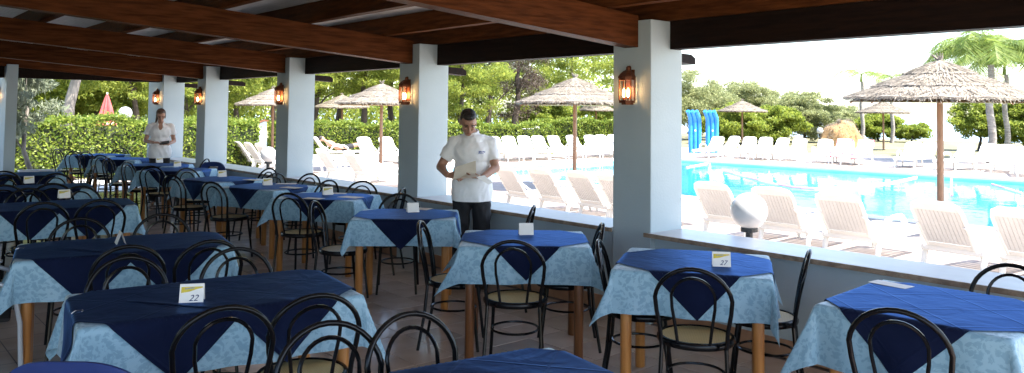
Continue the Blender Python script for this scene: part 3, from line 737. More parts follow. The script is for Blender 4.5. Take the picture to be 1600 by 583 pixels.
paper(548, 308, .24, .15, 70, 'buff menu sheet at the right of the fifth window table')
paper(525, 302, .22, .13, 40, 'buff menu sheet at the back of the fifth window table')
paper(490, 310, .20, .12, 60, 'buff menu sheet at the front of the fifth window table')
paper(455, 293, .24, .14, 70, 'buff menu sheet at the right of the sixth window table')
paper(448, 287, .24, .14, 40, 'buff menu sheet at the back of the sixth window table')
paper(395, 281, .24, .14, 70, 'buff menu sheet on the seventh window table')
def clip(px, py, h, label, tall=.045):
    x, y = on_table(px, py)
    t = thing('cloth_clip', label, 'clip', (x, y, ZT+.0095), -R(h), 'steel tablecloth clips')
    MB().tube([(-.05, 0, .002), (0, 0, .002), (.004, .004, .0), ], .0016, 5).build('clip_arm', M['steel'], t)
    MB().tube([(0, 0, .002), (0, -.03, .003), (-.03, -.034, .002)], .0016, 5).build('clip_loop', M['steel'], t)
clip(118, 486, -60, 'steel wire clip on the left end of the number 22 table')
clip(30, 388, -60, 'steel wire clip on the left end of the second left table')

# ================================================================== people
def blob(prims, voxel, cuts=(), smooth_it=4):
    m = MB()
    for p in prims:
        k = p[0]
        if k == 'e':
            c, r = Vector(p[1]), p[2]; rot = Euler([R(a) for a in p[3]]).to_matrix() if len(p) > 3 else Matrix.Identity(3)
            b = MB().ball((0, 0, 0), r, 10); m.add([rot @ Vector(q) + c for q in b.v], b.f)
        elif k == 'c':      # round-ended tapering limb
            a, b, r0, r1 = Vector(p[1]), Vector(p[2]), p[3], p[4]
            m.tube([a.lerp(b, i/4) for i in range(5)], [r0+(r1-r0)*i/4 for i in range(5)], 14)
            for q, r in ((a, r0), (b, r1)):
                bb = MB().ball(q, r, 7); m.add(bb.v, bb.f)
        elif k == 'k':      # flat-ended limb
            m.tube([p[1], p[2]], [p[3], p[4]], 18)
    me = m.mesh('blob'); o = bpy.data.objects.new('tmp', me); COL.objects.link(o)
    rm = o.modifiers.new('r', 'REMESH'); rm.mode = 'VOXEL'; rm.voxel_size = voxel; rm.use_smooth_shade = True
    if smooth_it: s = o.modifiers.new('s', 'SMOOTH'); s.factor = .5; s.iterations = smooth_it
    bpy.context.view_layer.update()
    out = bpy.data.meshes.new_from_object(o.evaluated_get(bpy.context.evaluated_depsgraph_get())); bpy.data.objects.remove(o); bpy.data.meshes.remove(me)
    if cuts:
        bm = bmesh.new(); bm.from_mesh(out)
        for co, no in cuts: bmesh.ops.bisect_plane(bm, geom=bm.verts[:]+bm.edges[:]+bm.faces[:], plane_co=co, plane_no=no, clear_outer=True)
        bm.to_mesh(out); bm.free()
    out.polygons.foreach_set('use_smooth', np.ones(len(out.polygons), dtype=bool))
    return out
from mathutils import noise as mnoise
def crease(me, amp, seed, sx=9, sz=4):
    n = len(me.vertices); co = np.zeros(n*3, dtype=np.float32); me.vertices.foreach_get('co', co); co = co.reshape(-1, 3)
    nr = np.zeros(n*3, dtype=np.float32); me.vertices.foreach_get('normal', nr); nr = nr.reshape(-1, 3)
    h = np.array([abs(mnoise.noise((p[0]*sx+p[2]*3.5+seed, p[1]*sx, p[2]*sz+p[0]*2.0)))-.22 + .5*(abs(mnoise.noise((p[0]*sx*2-p[2]*5+seed, p[1]*sx*2, p[2]*sz*2)))-.2) for p in co.tolist()])
    co += nr*(.16-h[:, None])*amp; me.vertices.foreach_set('co', co.ravel()); me.update(); return me
def hand(side, wrist, fdir, palm_n, curl=.6, sc_=1.0):
    "palm, four fingers of unequal length with bends, and a thumb from the side of the palm"
    w_ = Vector(wrist); f = Vector(fdir).normalized(); n = Vector(palm_n); n = (n - f*n.dot(f)).normalized(); s = f.cross(n)*side
    P = []; c = w_+f*.05*sc_
    for i in range(-2, 3): P.append(('c', w_+f*.012+s*i*.011*sc_, w_+f*.085*sc_+s*i*.0165*sc_, .0135*sc_, .0115*sc_))
    for i, ln in zip((1.5, .5, -.5, -1.5), (.068, .078, .072, .056)):
        a = w_+f*.088*sc_+s*i*.0205*sc_; d1 = (f*math.cos(curl)+n*math.sin(curl)); d2 = (f*math.cos(curl*2.1)+n*math.sin(curl*2.1))
        b = a+d1*ln*.5*sc_; e = b+d2*ln*.5*sc_
        P += [('c', a, b, .0098*sc_, .0088*sc_), ('c', b, e, .0088*sc_, .0072*sc_)]
    a = w_+f*.03*sc_+s*.028*sc_; b = a+(f*.6+s*.75+n*.3).normalized()*.036*sc_; e = b+(f*.9+n*.55).normalized()*.032*sc_
    P += [('c', a, b, .0125*sc_, .0105*sc_), ('c', b, e, .0105*sc_, .0085*sc_)]
    return P
def head_prims(H, tilt, turn, s=1.0, fem=False):
    "H: head centre; returns prims and a function placing face points"
    m = Matrix.Rotation(R(turn), 3, 'Z') @ Matrix.Rotation(R(tilt), 3, 'X')
    def pt(x, y, z): return Vector(H) + m @ (Vector((x, y, z))*s)
    ang = (tilt, 0, turn); jw = .88 if fem else 1
    P = [('e', pt(0, .012, .030), (.074*s, .094*s, .086*s), ang), ('e', pt(0, -.020, -.035), (.058*s*jw, .068*s, .072*s), ang), ('e', pt(0, -.050, -.085), (.032*s*jw, .030*s, .026*s), ang),
         ('c', pt(0, -.088, .012), pt(0, -.106, -.030), .008*s, .0125*s), ('e', pt(0, -.078, .028), (.050*s, .020*s, .012*s), ang),
         ('e', pt(.036, -.070, -.020), (.020*s, .018*s, .016*s), ang), ('e', pt(-.036, -.070, -.020), (.020*s, .018*s, .016*s), ang),
         ('e', pt(0, -.088, -.058), (.024*s, .012*s, .009*s), ang)]
    for q in (-1, 1): P.append(('e', pt(q*.075, .012, -.010), (.008*s, .019*s, .032*s), ang))
    return P, pt, m
def face_parts(body, pt, m, s, hairm, fem):
    for q in (-1, 1):
        MB().ball((0, 0, 0), (.0125*s, .006*s, .0055*s), 8).build('eye', M['eye'], body, True, loc=pt(q*.031, -.0835, .006), rot=m.to_euler())
        MB().tube([pt(q*.014, -.0985, .026), pt(q*.032, -.0965, .031), pt(q*.052, -.084, .026)], [.0038*s, .0045*s, .0025*s], 6).build('eyebrow', hairm, body, True)
    MB().tube([pt(-.022, -.0905, -.062), pt(-.008, -.0985, -.060), pt(.008, -.0985, -.060), pt(.022, -.0905, -.062)], [.002, .0045, .0045, .002], 6).build('mouth', M['lip'], body, True)

def man():
    x, y = 4.70, 6.04
    t = thing('person', 'standing man in white polo shirt and black trousers reading papers', 'person', (x, y, 0), R(180)-R(cam_head(x, y)+4))
    Hd, pt, hm = head_prims((-.035, -.105, 1.545), 30, 12, 1.0)
    P = Hd + [('c', (0, .015, 1.38), (-.02, -.05, 1.48), .052, .054)]
    # legs, pelvis, trunk
    for q in (-1, 1):
        P += [('c', (q*.085, .0, .88), (q*.105, -.02, .49), .068, .054), ('c', (q*.105, -.02, .49), (q*.11, .03, .09), .056, .038),
              ('e', (q*.115, -.05, .035), (.042, .125, .035)), ('e', (q*.11, .02, .40), (.048, .052, .11))]
    P += [('e', (0, 0, .93), (.150, .100, .13)), ('e', (0, -.01, 1.12), (.140, .095, .16)), ('e', (0, -.005, 1.27), (.160, .098, .14)), ('c', (-.13, .01, 1.370), (.13, .01, 1.370), .050, .050)]
    sl, sr = Vector((-.175, .0, 1.352)), Vector((.175, .0, 1.352))
    el, er = Vector((-.300, -.02, 1.125)), Vector((.225, -.06, 1.120)); wl, wr = Vector((-.215, -.235, 1.065)), Vector((.115, -.275, 1.050))
    for s_, e_, w__ in ((sl, el, wl), (sr, er, wr)):
        P += [('e', s_, (.054, .054, .056)), ('c', s_, e_, .050, .042), ('c', e_, w__, .043, .028)]
    P += hand(1, wl, (.9, -.35, -.02), (.25, .5, -.75), .55) + hand(-1, wr, (-.92, -.30, .02), (0, .15, 1), .35)
    body = obj('body', blob(P, .0075, smooth_it=3), M['skin'], t)
    face_parts(body, pt, hm, 1.0, M['hair'], False)
    HP = [('e', pt(0, .030, .052), (.079, .088, .078), (30, 0, 12)), ('e', pt(0, .055, .005), (.074, .060, .080), (30, 0, 12)), ('e', pt(0, -.030, .088), (.062, .052, .036), (30, 0, 12))]
    for q in (-1, 1): HP.append(('e', pt(q*.066, .018, .045), (.012, .034, .034), (30, 0, 12)))
    obj('hair', blob(HP, .006, smooth_it=2), M['hair'], body)
    # trousers
    TP = [('e', (0, 0, .88), (.165, .115, .13))]
    for q in (-1, 1): TP += [('k', (q*.085, .0, .90), (q*.105, -.02, .49), .090, .076), ('k', (q*.108, -.02, .52), (q*.112, .02, .035), .080, .078), ('e', (q*.107, -.02, .50), (.080, .080, .06))]
    obj('trousers', crease(blob(TP, .011, smooth_it=3), .03, 5), M['trousers'], body)
    for q in (-1, 1): MB().ball((q*.115, -.055, .034), (.050, .135, .034), 8).build('shoe', M['post'], body, True)
    # shirt: trunk, short sleeves, clean hem
    SP_ = [('k', (0, -.005, .70), (0, -.01, 1.02), .195, .185), ('e', (0, -.01, 1.08), (.184, .138, .22)), ('e', (0, -.01, 1.26), (.196, .140, .16)), ('c', (-.125, .005, 1.362), (.125, .005, 1.362), .070, .070), ('e', (0, -.01, 1.385), (.125, .112, .070)), ('k', (-.005, .0, 1.40), (-.014, -.02, 1.462), .082, .070)]
    for s_, e_ in ((sl, el), (sr, er)):
        d = (e_-s_); SP_ += [('e', s_, (.066, .070, .068)), ('k', s_+d*-.05, s_+d*.68, .062, .068)]
    for i, p in enumerate(SP_):
        if p[0] == 'k' and p[1] == (0, -.005, .70): SP_[i] = ('e', (0, -.005, .90), (.200, .152, .34))
    sh = obj('shirt', crease(blob(SP_, .0095, cuts=[((0, 0, .815), (0, .06, -1))], smooth_it=8), .016, 3), M['shirt'], body)
    MB().tube([(-.012+.066*math.cos(a), -.028+.060*math.sin(a), 1.462+.022*math.sin(a)) for a in [2*math.pi*i/24 for i in range(24)]], .011, 8, True).build('collar', M['shirt'], sh, True)
    # small blue chest mark
    m = MB(); pz = 1.275
    for u in range(5): m.box((.075+u*.0125, -.149+.0030*u, pz+.002*(u % 2)), (.008, .004, .011 if u else .016))
    m.box((.090, -.1485, pz-.014), (.050, .004, .003)); m.build('chest_emblem', mat('blue_embroidery', (.04, .10, .42), None, rough=.7), sh)
    return t, wl, wr
mt, wl, wr = man()
mw = Matrix.Translation(mt.location) @ Matrix.Rotation(mt.rotation_euler[2], 4, 'Z')
def held(name, verts, m_, label, cat):
    mb = MB(); n = len(verts); th = Vector((0, .002, .001))
    mb.add([mw @ Vector(v) for v in verts] + [mw @ (Vector(v)+th) for v in verts], [list(range(n)), [n+i for i in reversed(range(n))]] + [[i, n+i, n+(i+1) % n, (i+1) % n] for i in range(n)])
    return tag(mb.build(name, M[m_]), label, cat)
held('menu_sheet', [(-.150, -.330, 1.030), (.060, -.320, 1.075), (.050, -.262, 1.200), (-.135, -.290, 1.140)], 'paper', "buff sheet held up in the man's right hand", 'paper')
held('menu_folder', [(-.075, -.395, 1.043), (.060, -.405, 1.060), (.110, -.330, 1.088), (-.030, -.310, 1.080)], 'paper', "open buff folder lying on the man's left hand", 'paper')
held('loose_sheet', [(.062, -.398, 1.062), (.135, -.36, 1.075), (.215, -.32, 1.005), (.175, -.345, .990)], 'card', "white loose sheet drooping from the man's left hand", 'paper')

def woman():
    x, y = 4.46, 14.62
    t = thing('person', 'standing woman in white polo shirt looking down at something in her hands', 'person', (x, y, 0), R(180)-R(cam_head(x, y)))
    Hd, pt, hm = head_prims((.0, -.075, 1.535), 22, 4, .97, True)
    P = Hd + [('c', (0, .01, 1.37), (0, -.03, 1.46), .048, .046)]
    for q in (-1, 1):
        P += [('c', (q*.085, .0, .86), (q*.095, -.01, .48), .066, .052), ('c', (q*.095, -.01, .48), (q*.095, .03, .09), .052, .035), ('e', (q*.10, -.05, .032), (.038, .115, .032))]
    P += [('e', (0, 0, .91), (.150, .10, .13)), ('e', (0, -.01, 1.10), (.122, .088, .16)), ('e', (0, -.015, 1.25), (.140, .100, .13)), ('c', (-.115, .01, 1.345), (.115, .01, 1.345), .042, .042)]
    sl, sr = Vector((-.165, .0, 1.335)), Vector((.165, .0, 1.335)); el, er = Vector((-.235, .0, 1.095)), Vector((.225, .0, 1.095)); wl, wr = Vector((-.105, -.215, 1.075)), Vector((.135, -.21, 1.045))
    for s_, e_, w__ in ((sl, el, wl), (sr, er, wr)): P += [('e', s_, (.046, .046, .048)), ('c', s_, e_, .043, .036), ('c', e_, w__, .037, .024)]
    P += hand(1, wl, (.95, -.2, .02), (0, .3, -.9), .55, .9) + hand(-1, wr, (-.95, -.25, -.05), (0, .2, 1), .5, .9)
    body = obj('body', blob(P, .008, smooth_it=3), M['skin_f'], t)
    face_parts(body, pt, hm, .97, M['hair_f'], True)
    HP = [('e', pt(0, .028, .045), (.080, .090, .080), (22, 0, 4)), ('e', pt(0, .065, -.02), (.070, .050, .085), (22, 0, 4)), ('e', pt(-.015, -.030, .085), (.058, .045, .032), (22, 0, 4)), ('c', pt(-.045, .085, -.03), pt(-.075, .06, -.17), .028, .014)]
    for q in (-1, 1): HP.append(('e', pt(q*.070, .0, .0), (.012, .034, .055), (22, 0, 4)))
    obj('hair', blob(HP, .007, smooth_it=2), M['hair_f'], body)
    TP = [('e', (0, 0, .88), (.165, .115, .13))]
    for q in (-1, 1): TP += [('k', (q*.085, .0, .88), (q*.095, -.01, .03), .086, .066)]
    obj('trousers', blob(TP, .012), M['trousers'], body)
    SP_ = [('e', (0, 0, .90), (.192, .140, .22)), ('e', (0, -.01, 1.08), (.162, .122, .20)), ('e', (0, -.025, 1.25), (.178, .138, .14)), ('c', (-.125, .01, 1.355), (.125, .01, 1.345), .056, .056)]
    for s_, e_ in ((sl, el), (sr, er)): d = e_-s_; SP_ += [('e', s_, (.061, .063, .063)), ('k', s_+d*-.05, s_+d*.55, .058, .066)]
    sh = obj('shirt', crease(blob(SP_, .011, cuts=[((0, 0, .80), (0, 0, -1))]), .020, 8), M['shirt'], body)
    # V neck with collar flaps: skin shows between them
    for q in (-1, 1):
        m = MB(); m.add([(q*.006, -.158, 1.245), (q*.050, -.150, 1.33), (q*.075, -.070, 1.420), (q*.050, -.055, 1.440), (q*.030, -.118, 1.395)], [[0, 1, 2, 3, 4]]); o = m.build('collar', M['shirt'], sh); s = o.modifiers.new('s', 'SOLIDIFY'); s.thickness = .006
    m = MB(); m.add([(0, -.160, 1.24), (.032, -.1535, 1.335), (.030, -.105, 1.40), (-.030, -.105, 1.40), (-.032, -.1535, 1.335)], [[0, 1, 2, 3, 4]]); m.build('neckline', M['skin_f'], body)
    return t
wt = woman()
ww = Matrix.Translation(wt.location) @ Matrix.Rotation(wt.rotation_euler[2], 4, 'Z')
m = MB().box((0, 0, 0), (.15, .085, .018), bev=.005)
tag(MB().add([ww @ (Euler((R(25), R(-8), 0)).to_matrix() @ Vector(v) + Vector((.07, -.265, 1.075))) for v in m.v], m.f).build('notepad', M['post']), "dark notepad held in the woman's left hand", 'notepad')
tag(MB().tube([ww @ Vector((-.03, -.255, 1.095)), ww @ Vector((.045, -.29, 1.055))], .004, 6).build('pen', M['card']), "thin pen in the woman's right hand", 'pen')

# ================================================================== the garden and pool side
def dirv(px):
    a = YAW + math.atan((px-800)/F_PX); return math.sin(a), math.cos(a)
def at_X(px, X): s, c = dirv(px); return X, X*c/s
def at_Y(px, Y): s, c = dirv(px); return Y*s/c, Y

# ---- sun loungers
def make_lounger():
    t = thing('sun_lounger', 'x', 'lounger')
    W = .29
    # bed: slatted seat with a rounded front, local +y towards the feet
    m = MB()
    for i in range(13): m.box((0, .47+i*.112, .325), (.56, .085, .022))
    for s in (-1, 1): m.box((s*.305, 1.13, .31), (.05, 1.48, .065), bev=.015)
    m.box((0, 1.885, .30), (.64, .05, .07), bev=.02); m.build('bed', M['white_plastic'], t)
    # backrest, hinged at y=.62, raised
    ang = R(55); B = Matrix.Translation((0, .40, .335)) @ Matrix.Rotation(-ang, 4, 'X') @ Matrix.Rotation(math.pi, 4, 'Z')
    def bk(mb): return MB().add([B @ Vector(v) for v in mb.v], mb.f)
    L_ = .57; m = MB()
    for i in range(11): m.box(((i-5)*.042, L_/2-.01, 0), (.033, L_-.13, .020))
    m.box((0, L_/2-.01, 0), (.46, L_-.12, .010))
    bk(m).build('rib_panel', M['cream_plastic'], t)
    fr = [(-.235, .0), (-.25, .22), (-.25, L_-.10), (-.228, L_-.03), (-.17, L_), (0, L_+.012), (.17, L_), (.228, L_-.03), (.25, L_-.10), (.25, .22), (.235, .0)]
    m = MB(); m.tube([(x, y, 0) for x, y in fr], .022, 8); m.box((0, L_-.045, 0), (.44, .075, .026)); m.box((0, .02, 0), (.46, .05, .024))
    bk(m).build('backrest_frame', M['white_plastic'], t, True)
    for s in (-1, 1):
        m = MB(); m.tube([(s*.325, .60, .50), (s*.335, .78, .535), (s*.335, .98, .53), (s*.33, 1.10, .46), (s*.325, 1.15, .345)], [.026, .032, .034, .032, .026], 8, flat=.8)
        m.tube([(s*.325, .60, .50), (s*.318, .52, .33)], .026, 8); m.build('armrest', M['white_plastic'], t, True)
        MB().tube([(s*.245, .20, .58), (s*.29, .56, .335)], .018, 6).build('back_strut', M['white_plastic'], t, True)
        for y in (.46, 1.70): MB().tube([(s*.30, y, .30), (s*.31, y+(.05 if y > 1 else -.07), .0)], [.036, .024], 8, flat=.7).build('leg', M['white_plastic'], t, True)
    MB().box((0, .42, .30), (.60, .05, .06), bev=.015).build('cross_bar', M['white_plastic'], t)
    return t
lg0 = make_lounger(); lg_used = []
def lounger(x, y, h, label, grp):
    "x,y: where the top of the backrest stands; h: heading of the foot end"
    o = lg0 if not lg_used else copy_tree(lg0); lg_used.append(1)
    s, c = math.sin(R(h)), math.cos(R(h)); o.location = (x-s*.12, y-c*.12, -.03); o.rotation_euler = (0, 0, -R(h))
    tag(o, label, 'lounger', grp); return o
order = ['first', 'second', 'third', 'fourth', 'fifth', 'sixth', 'seventh', 'eighth', 'ninth', 'tenth', 'eleventh', 'twelfth', 'thirteenth', 'fourteenth', 'fifteenth']
g1 = 'white loungers along the restaurant wall'
near_px = [(1590, 'at the right edge of the picture'), (1460, 'second from the right edge'), (1308, 'third from the right edge'), (1205, 'partly behind the near globe lamp'), (1112, 'just right of the broad front column')]
for px, lb in near_px:
    x, y = at_X(px, 8.6); lounger(x, y, 90+random.uniform(-8, 8), 'white ribbed lounger seen from behind above the sill, ' + lb, g1)
for i, px in enumerate((955, 905, 845, 790)):
    x, y = at_X(px, 8.5); lounger(x, y, 92+random.uniform(-3, 3), 'white lounger behind the sill beside the man, %s left of the front column' % order[i], g1)
for px, lb in ((548, 'right one of two left of the man'), (505, 'left one of two left of the man'), (408, 'nearest of four by the small globe lamp'), (391, 'second of four by the small globe lamp'), (374, 'third of four by the small globe lamp'), (357, 'farthest of four, against the column')):
    x, y = at_X(px, 8.6); lounger(x, y, 90+random.uniform(-4, 4), 'white lounger seen over the sill, ' + lb, g1)
g2 = 'white loungers beyond the pool'
for i, (px, X) in enumerate(((1122, 27.4), (1148, 28.6), (1172, 28.4), (1197, 28.6), (1224, 28.4), (1250, 28.7), (1290, 28.5), (1322, 28.8), (1353, 28.4), (1427, 28.6), (1452, 29.0), (1510, 28.6), (1545, 29.4), (1570, 29.0), (1602, 27.6))):
    x, y = at_X(px, X); lounger(x, y, 262+random.uniform(-14, 14), 'white lounger across the pool, %s from the left of that far row' % order[i], g2)
g3 = 'white loungers at the end of the pool'
for i, px in enumerate((772, 795, 819, 841, 865, 894, 922, 939, 958)):
    x, y = at_Y(px, 22.4+.08*(i % 3)); lounger(x, y, 196+random.uniform(-7, 7), 'white lounger in front of the hedge beside the man, %s from the left' % order[i], g3)
x, y = at_Y(570, 23.6); lounger(x, y, 178, 'white lounger before the hedge under the middle parasol, left one', g3)
x, y = at_Y(604, 23.4); lounger(x, y, 182, 'white lounger before the hedge behind the middle parasol pole', g3)
sx, sy = at_Y(496, 24.6); sbl = lounger(sx, sy, 105, 'white lounger under the sunbather on the left', g3)

# ---- thatched parasols
def make_parasol():
    t = thing('thatched_parasol', 'x', 'parasol')
    MB().tube([(0, 0, 0), (.004, .0, 1.2), (0, 0, 2.42)], [.050, .047, .042], 10).build('pole', M['pole'], t, True)
    hz = lambda r: 2.47 - .40*r**.9
    r_ = np.random.default_rng(3); can = MB(); n = 44
    tiers = [(.02, .50), (.42, .92), (.84, 1.31)]
    for q, (ra, rb) in enumerate(tiers):
        pr = []
        for i in range(7):
            r = ra+(rb-ra)*i/6; pr.append((r, hz(r)-.012*q+.014*(2-q)))
        pr.append((rb-.006, pr[-1][1]-.035)); pr.append((rb-.05, pr[-1][1]+.012))
        v = []
        for r, z in pr:
            for j in range(n):
                a = 2*math.pi*j/n; w_ = 1+.022*math.sin(j*2.7+q*2)*(r/rb)**4; v.append((r*w_*math.cos(a), r*w_*math.sin(a), z+.010*math.sin(j*1.9+q)*(r/rb)))
        can.add(v, [[i*n+j, i*n+(j+1) % n, (i+1)*n+(j+1) % n, (i+1)*n+j] for i in range(len(pr)-1) for j in range(n)])
    can.build('canopy', M['thatch'], t, True)
    MB().lathe([(.05, hz(.05)-.05), (.6, hz(.6)-.065), (1.25, hz(1.25)-.12)], 32, cap=False).build('lining', M['straw_under'], t, True)
    for j in range(8):
        a = 2*math.pi*j/8; MB().tube([(.05*math.cos(a), .05*math.sin(a), hz(.05)-.09), (1.22*math.cos(a), 1.22*math.sin(a), hz(1.22)-.145)], .012, 5).build('rib', M['pole'], t)
    # loose straws lying down the slope, fringe at every tier
    vs_, N = [], 8000
    q = r_.integers(0, 3, N); rb = np.array([x[1] for x in tiers])[q]; ra = np.array([x[0] for x in tiers])[q]
    u = r_.random(N)**.55; r0 = ra+(rb-ra)*u*.92; ln = r_.uniform(.10, .24, N); a = r_.uniform(0, 2*np.pi, N); a2 = a+r_.normal(0, .05, N)
    r1 = np.minimum(r0+ln, rb+r_.uniform(-.01, .055, N)); f_ = lambda r: 2.47-.40*np.maximum(r, 0)**.9
    off = -.012*q+.014*(2-q)+.010
    drop = np.where(r1 > rb-.012, r_.uniform(.02, .10, N), 0)
    z0 = f_(r0)+off; z1 = f_(np.minimum(r1, rb))+off-drop+r_.uniform(-.006, .026, N); wd = r_.uniform(.003, .008, N)
    tx, ty = -np.sin(a), np.cos(a)
    P0 = np.stack([r0*np.cos(a), r0*np.sin(a), z0], 1); P1 = np.stack([r1*np.cos(a2), r1*np.sin(a2), z1], 1); W_ = np.stack([tx*wd, ty*wd, 0*wd], 1)
    v = np.stack([P0-W_, P0+W_, P1+W_*.6, P1-W_*.6], 1).reshape(-1, 3)
    st = obj('straw_fringe', mesh_from('straws', v, np.arange(len(v)).reshape(-1, 4)), M['straw'], t); st['kind'] = 'stuff'
    m = MB()
    for i in range(9):
        a = i*2.3; m.tube([(.01*math.cos(a), .01*math.sin(a), 2.42), (.03*math.cos(a), .03*math.sin(a), 2.50), (.08*math.cos(a)-.03, .08*math.sin(a), 2.55+.02*(i % 3))], [.022, .016, .006], 6)
    m.build('top_knot', M['thatch'], t)
    return t
pr0 = make_parasol(); pr_used = []
def parasol(x, y, label, s=1.0, lean=0):
    o = pr0 if not pr_used else copy_tree(pr0); pr_used.append(1)
    o.location = (x, y, -.03); o.rotation_euler = (R(lean), R(lean*.5), random.uniform(0, 6)); o.scale = (s, s, s); tag(o, label, 'parasol', 'thatched parasols')
parasol(*at_X(1467, 12.7), 'large thatched parasol at the right edge of the picture', 1.02, .8)
parasol(*at_X(899, 12.7), 'thatched parasol just left of the broad front column', 1.0)
parasol(*at_X(597, 12.1), 'thatched parasol beside the column left of the man', 1.0)
parasol(*at(536, 39), 'smaller thatched parasol overlapping its larger neighbour left of the man', 1.0, 2)
parasol(*at(428, 29), 'thatched parasol half hidden by the third column', 1.0, -1)
parasol(*at(932, 50), 'distant thatched parasol half hidden by the front column', 1.0)
parasol(*at(1160, 43), 'distant thatched parasol in front of the green bushes', 1.0)
parasol(*at(1380, 41), 'pale distant thatched parasol under the large one', 1.0)

# ---- globe lamps
def globe_lamp(x, y, zc, r, label):
    t = thing('globe_lamp', label, 'lamp', (x, y, -.03), 0, 'white globe lamps')
    MB().lathe([(.09, 0), (.09, .02), (.035, .04), (.032, zc-r-.03), (.075, zc-r-.02), (.075, zc-r+.012)], 14).build('post', M['post'], t)
    MB().ball((0, 0, zc+.0), r, 16).build('globe', M['globe'], t, True)
x, y = at_X(1170, 6.15); globe_lamp(x, y, .84, .158, 'white globe lamp on a black post just outside the sill, largest one')
x, y = at_X(422, 6.4); globe_lamp(x, y, .84, .15, 'white globe lamp over the sill beside the third column')
globe_lamp(*at(197, 22.4), 1.56, .185, 'white globe lamp above the hedge beside the red parasol')
globe_lamp(*at(405, 31), .62, .15, 'small white globe lamp before the pale blue kiosk wall')
globe_lamp(*at(840, 38), .98, .15, 'tiny white globe lamp at the gap in the hedge')
globe_lamp(*at(1281, 41), .95, .16, 'small white globe lamp across the pool beside the straw mound')

# ---- leaves
def leaf_quads(c, size, asp, r, droop=0.0, flatten=0.0):
    n = len(c); d = r.normal(size=(n, 3)); d[:, 2] = d[:, 2]*(1-flatten)-droop; d /= np.linalg.norm(d, axis=1)[:, None]
    e = np.cross(d, r.normal(size=(n, 3))); e /= np.linalg.norm(e, axis=1)[:, None]
    s = size*r.uniform(.6, 1.3, (n, 1)); a = d*s*.5; b = e*s*asp*.5
    v = np.stack([c-a, c+b-a*.1, c+a, c-b-a*.1], 1).reshape(-1, 3)
    return v, np.arange(len(v)).reshape(-1, 4)
def cloud(centers, radii, per, r, shell=.45):
    n = len(centers); u = r.normal(size=(n, per, 3)); u /= np.linalg.norm(u, axis=2)[:, :, None]
    q = r.random((n, per, 1))**shell
    return (centers[:, None, :] + u*q*radii[:, None, :]).reshape(-1, 3)
def crown_centers(n, rad, z0, z1, r, flat_top=False):
    u = r.normal(size=(n, 3)); u /= np.linalg.norm(u, axis=1)[:, None]; q = r.random((n, 1))**.4; p = u*q
    p[:, 2] = (p[:, 2]*.5+.5)*(z1-z0)+z0; p[:, :2] *= rad; p[:, :2] *= (1-.35*((p[:, 2:3]-z0)/(z1-z0))**2); return p
def tree(name, label, pos, z0, z1, rad, kind, clumps=60, per=230, size=.16, asp=.32, trunk=.12, bark='bark', lean=(0, 0), cr=.55, seed=0, grp=None, tz=0, droop=0, limbs=4):
    r = np.random.default_rng(seed+100); t = thing(name, label, 'bush' if name == 'bush' else 'tree', (pos[0], pos[1], -.034), 0, grp)
    C = crown_centers(clumps, rad, z0, z1, r); C[:, 0] += lean[0]; C[:, 1] += lean[1]
    RR = np.stack([r.uniform(.6, 1.25, clumps)*cr, r.uniform(.6, 1.25, clumps)*cr, r.uniform(.4, .9, clumps)*cr*.8], 1)
    pts = cloud(C, RR, per, r)
    v, f = leaf_quads(pts, size, asp, r, droop)
    obj('crown', mesh_from('crown', v, f), M[kind], t)
    m = MB(); top = (lean[0]*.8, lean[1]*.8, z0+(z1-z0)*.6)
    k = 6; P = [(top[0]*(i/k)**1.3+.06*math.sin(i*1.7+seed), top[1]*(i/k)**1.3+.06*math.cos(i*2.1+seed), top[2]*i/k) for i in range(k+1)]
    m.tube(P, [trunk*(1-.11*i) for i in range(k+1)], 9); m.build('trunk', M[bark], t, True)
    m = MB()
    for i in r.choice(clumps, min(limbs, clumps), replace=False):
        j = int(r.integers(2, k)); a = Vector(P[j]); b = Vector(C[i]); mid = a.lerp(b, .5)+Vector((0, 0, .15))
        m.tube([a, mid, b], [trunk*.40, trunk*.22, trunk*.06], 6)
    m.build('limbs', M[bark], t, True)
    return t
def hedge(label, p0, p1, h, th, size, n, seed, m_='hedge'):
    r = np.random.default_rng(seed); d = Vector((p1[0]-p0[0], p1[1]-p0[1], 0)); L_ = d.length
    t = thing('hedge', label, 'hedge', (p0[0], p0[1], -.034), math.atan2(d.y, d.x))
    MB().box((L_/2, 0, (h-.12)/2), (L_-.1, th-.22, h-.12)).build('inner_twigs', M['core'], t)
    x = r.uniform(-.02, L_+.02, n); face = r.random(n); fs = th/2
    w1 = .5*h/(h*1.0+th)
    y = np.where(face < w1, -fs, np.where(face < 2*w1, fs, r.uniform(-fs, fs, n))); z = np.where(face < 2*w1, r.uniform(0, h, n), h)
    bum = .05*np.sin(x*2.3+seed)+.04*np.sin(x*5.1+z*4)+r.normal(0, .035, n)
    y = y + np.where(face < w1, -bum, np.where(face < 2*w1, bum, 0)); z = z + np.where(face >= 2*w1, bum*1.2+r.exponential(.03, n), 0)
    e = int(n*.05); x[:e] = np.where(r.random(e) < .5, 0, L_) + r.normal(0, .03, e); y[:e] = r.uniform(-fs, fs, e); z[:e] = r.uniform(0, h, e)
    v, f = leaf_quads(np.stack([x, y, z], 1), size, .55, r)
    obj('foliage', mesh_from('leaves', v, f), M[m_], t)
hedge('clipped green hedge behind the woman and the far tables', (-6.0, 21.9), (9.2, 21.9), 1.36, .8, .085, 54000, 1)
hedge('long clipped hedge behind the loungers left and right of the man', (13.2, 29.8), (23.3, 24.6), 1.14, .9, .10, 30000, 2)
hedge('darker hedge beyond the gap, left of the front column', at(838, 43), at(985, 43), 1.28, 1.0, .12, 16000, 3)

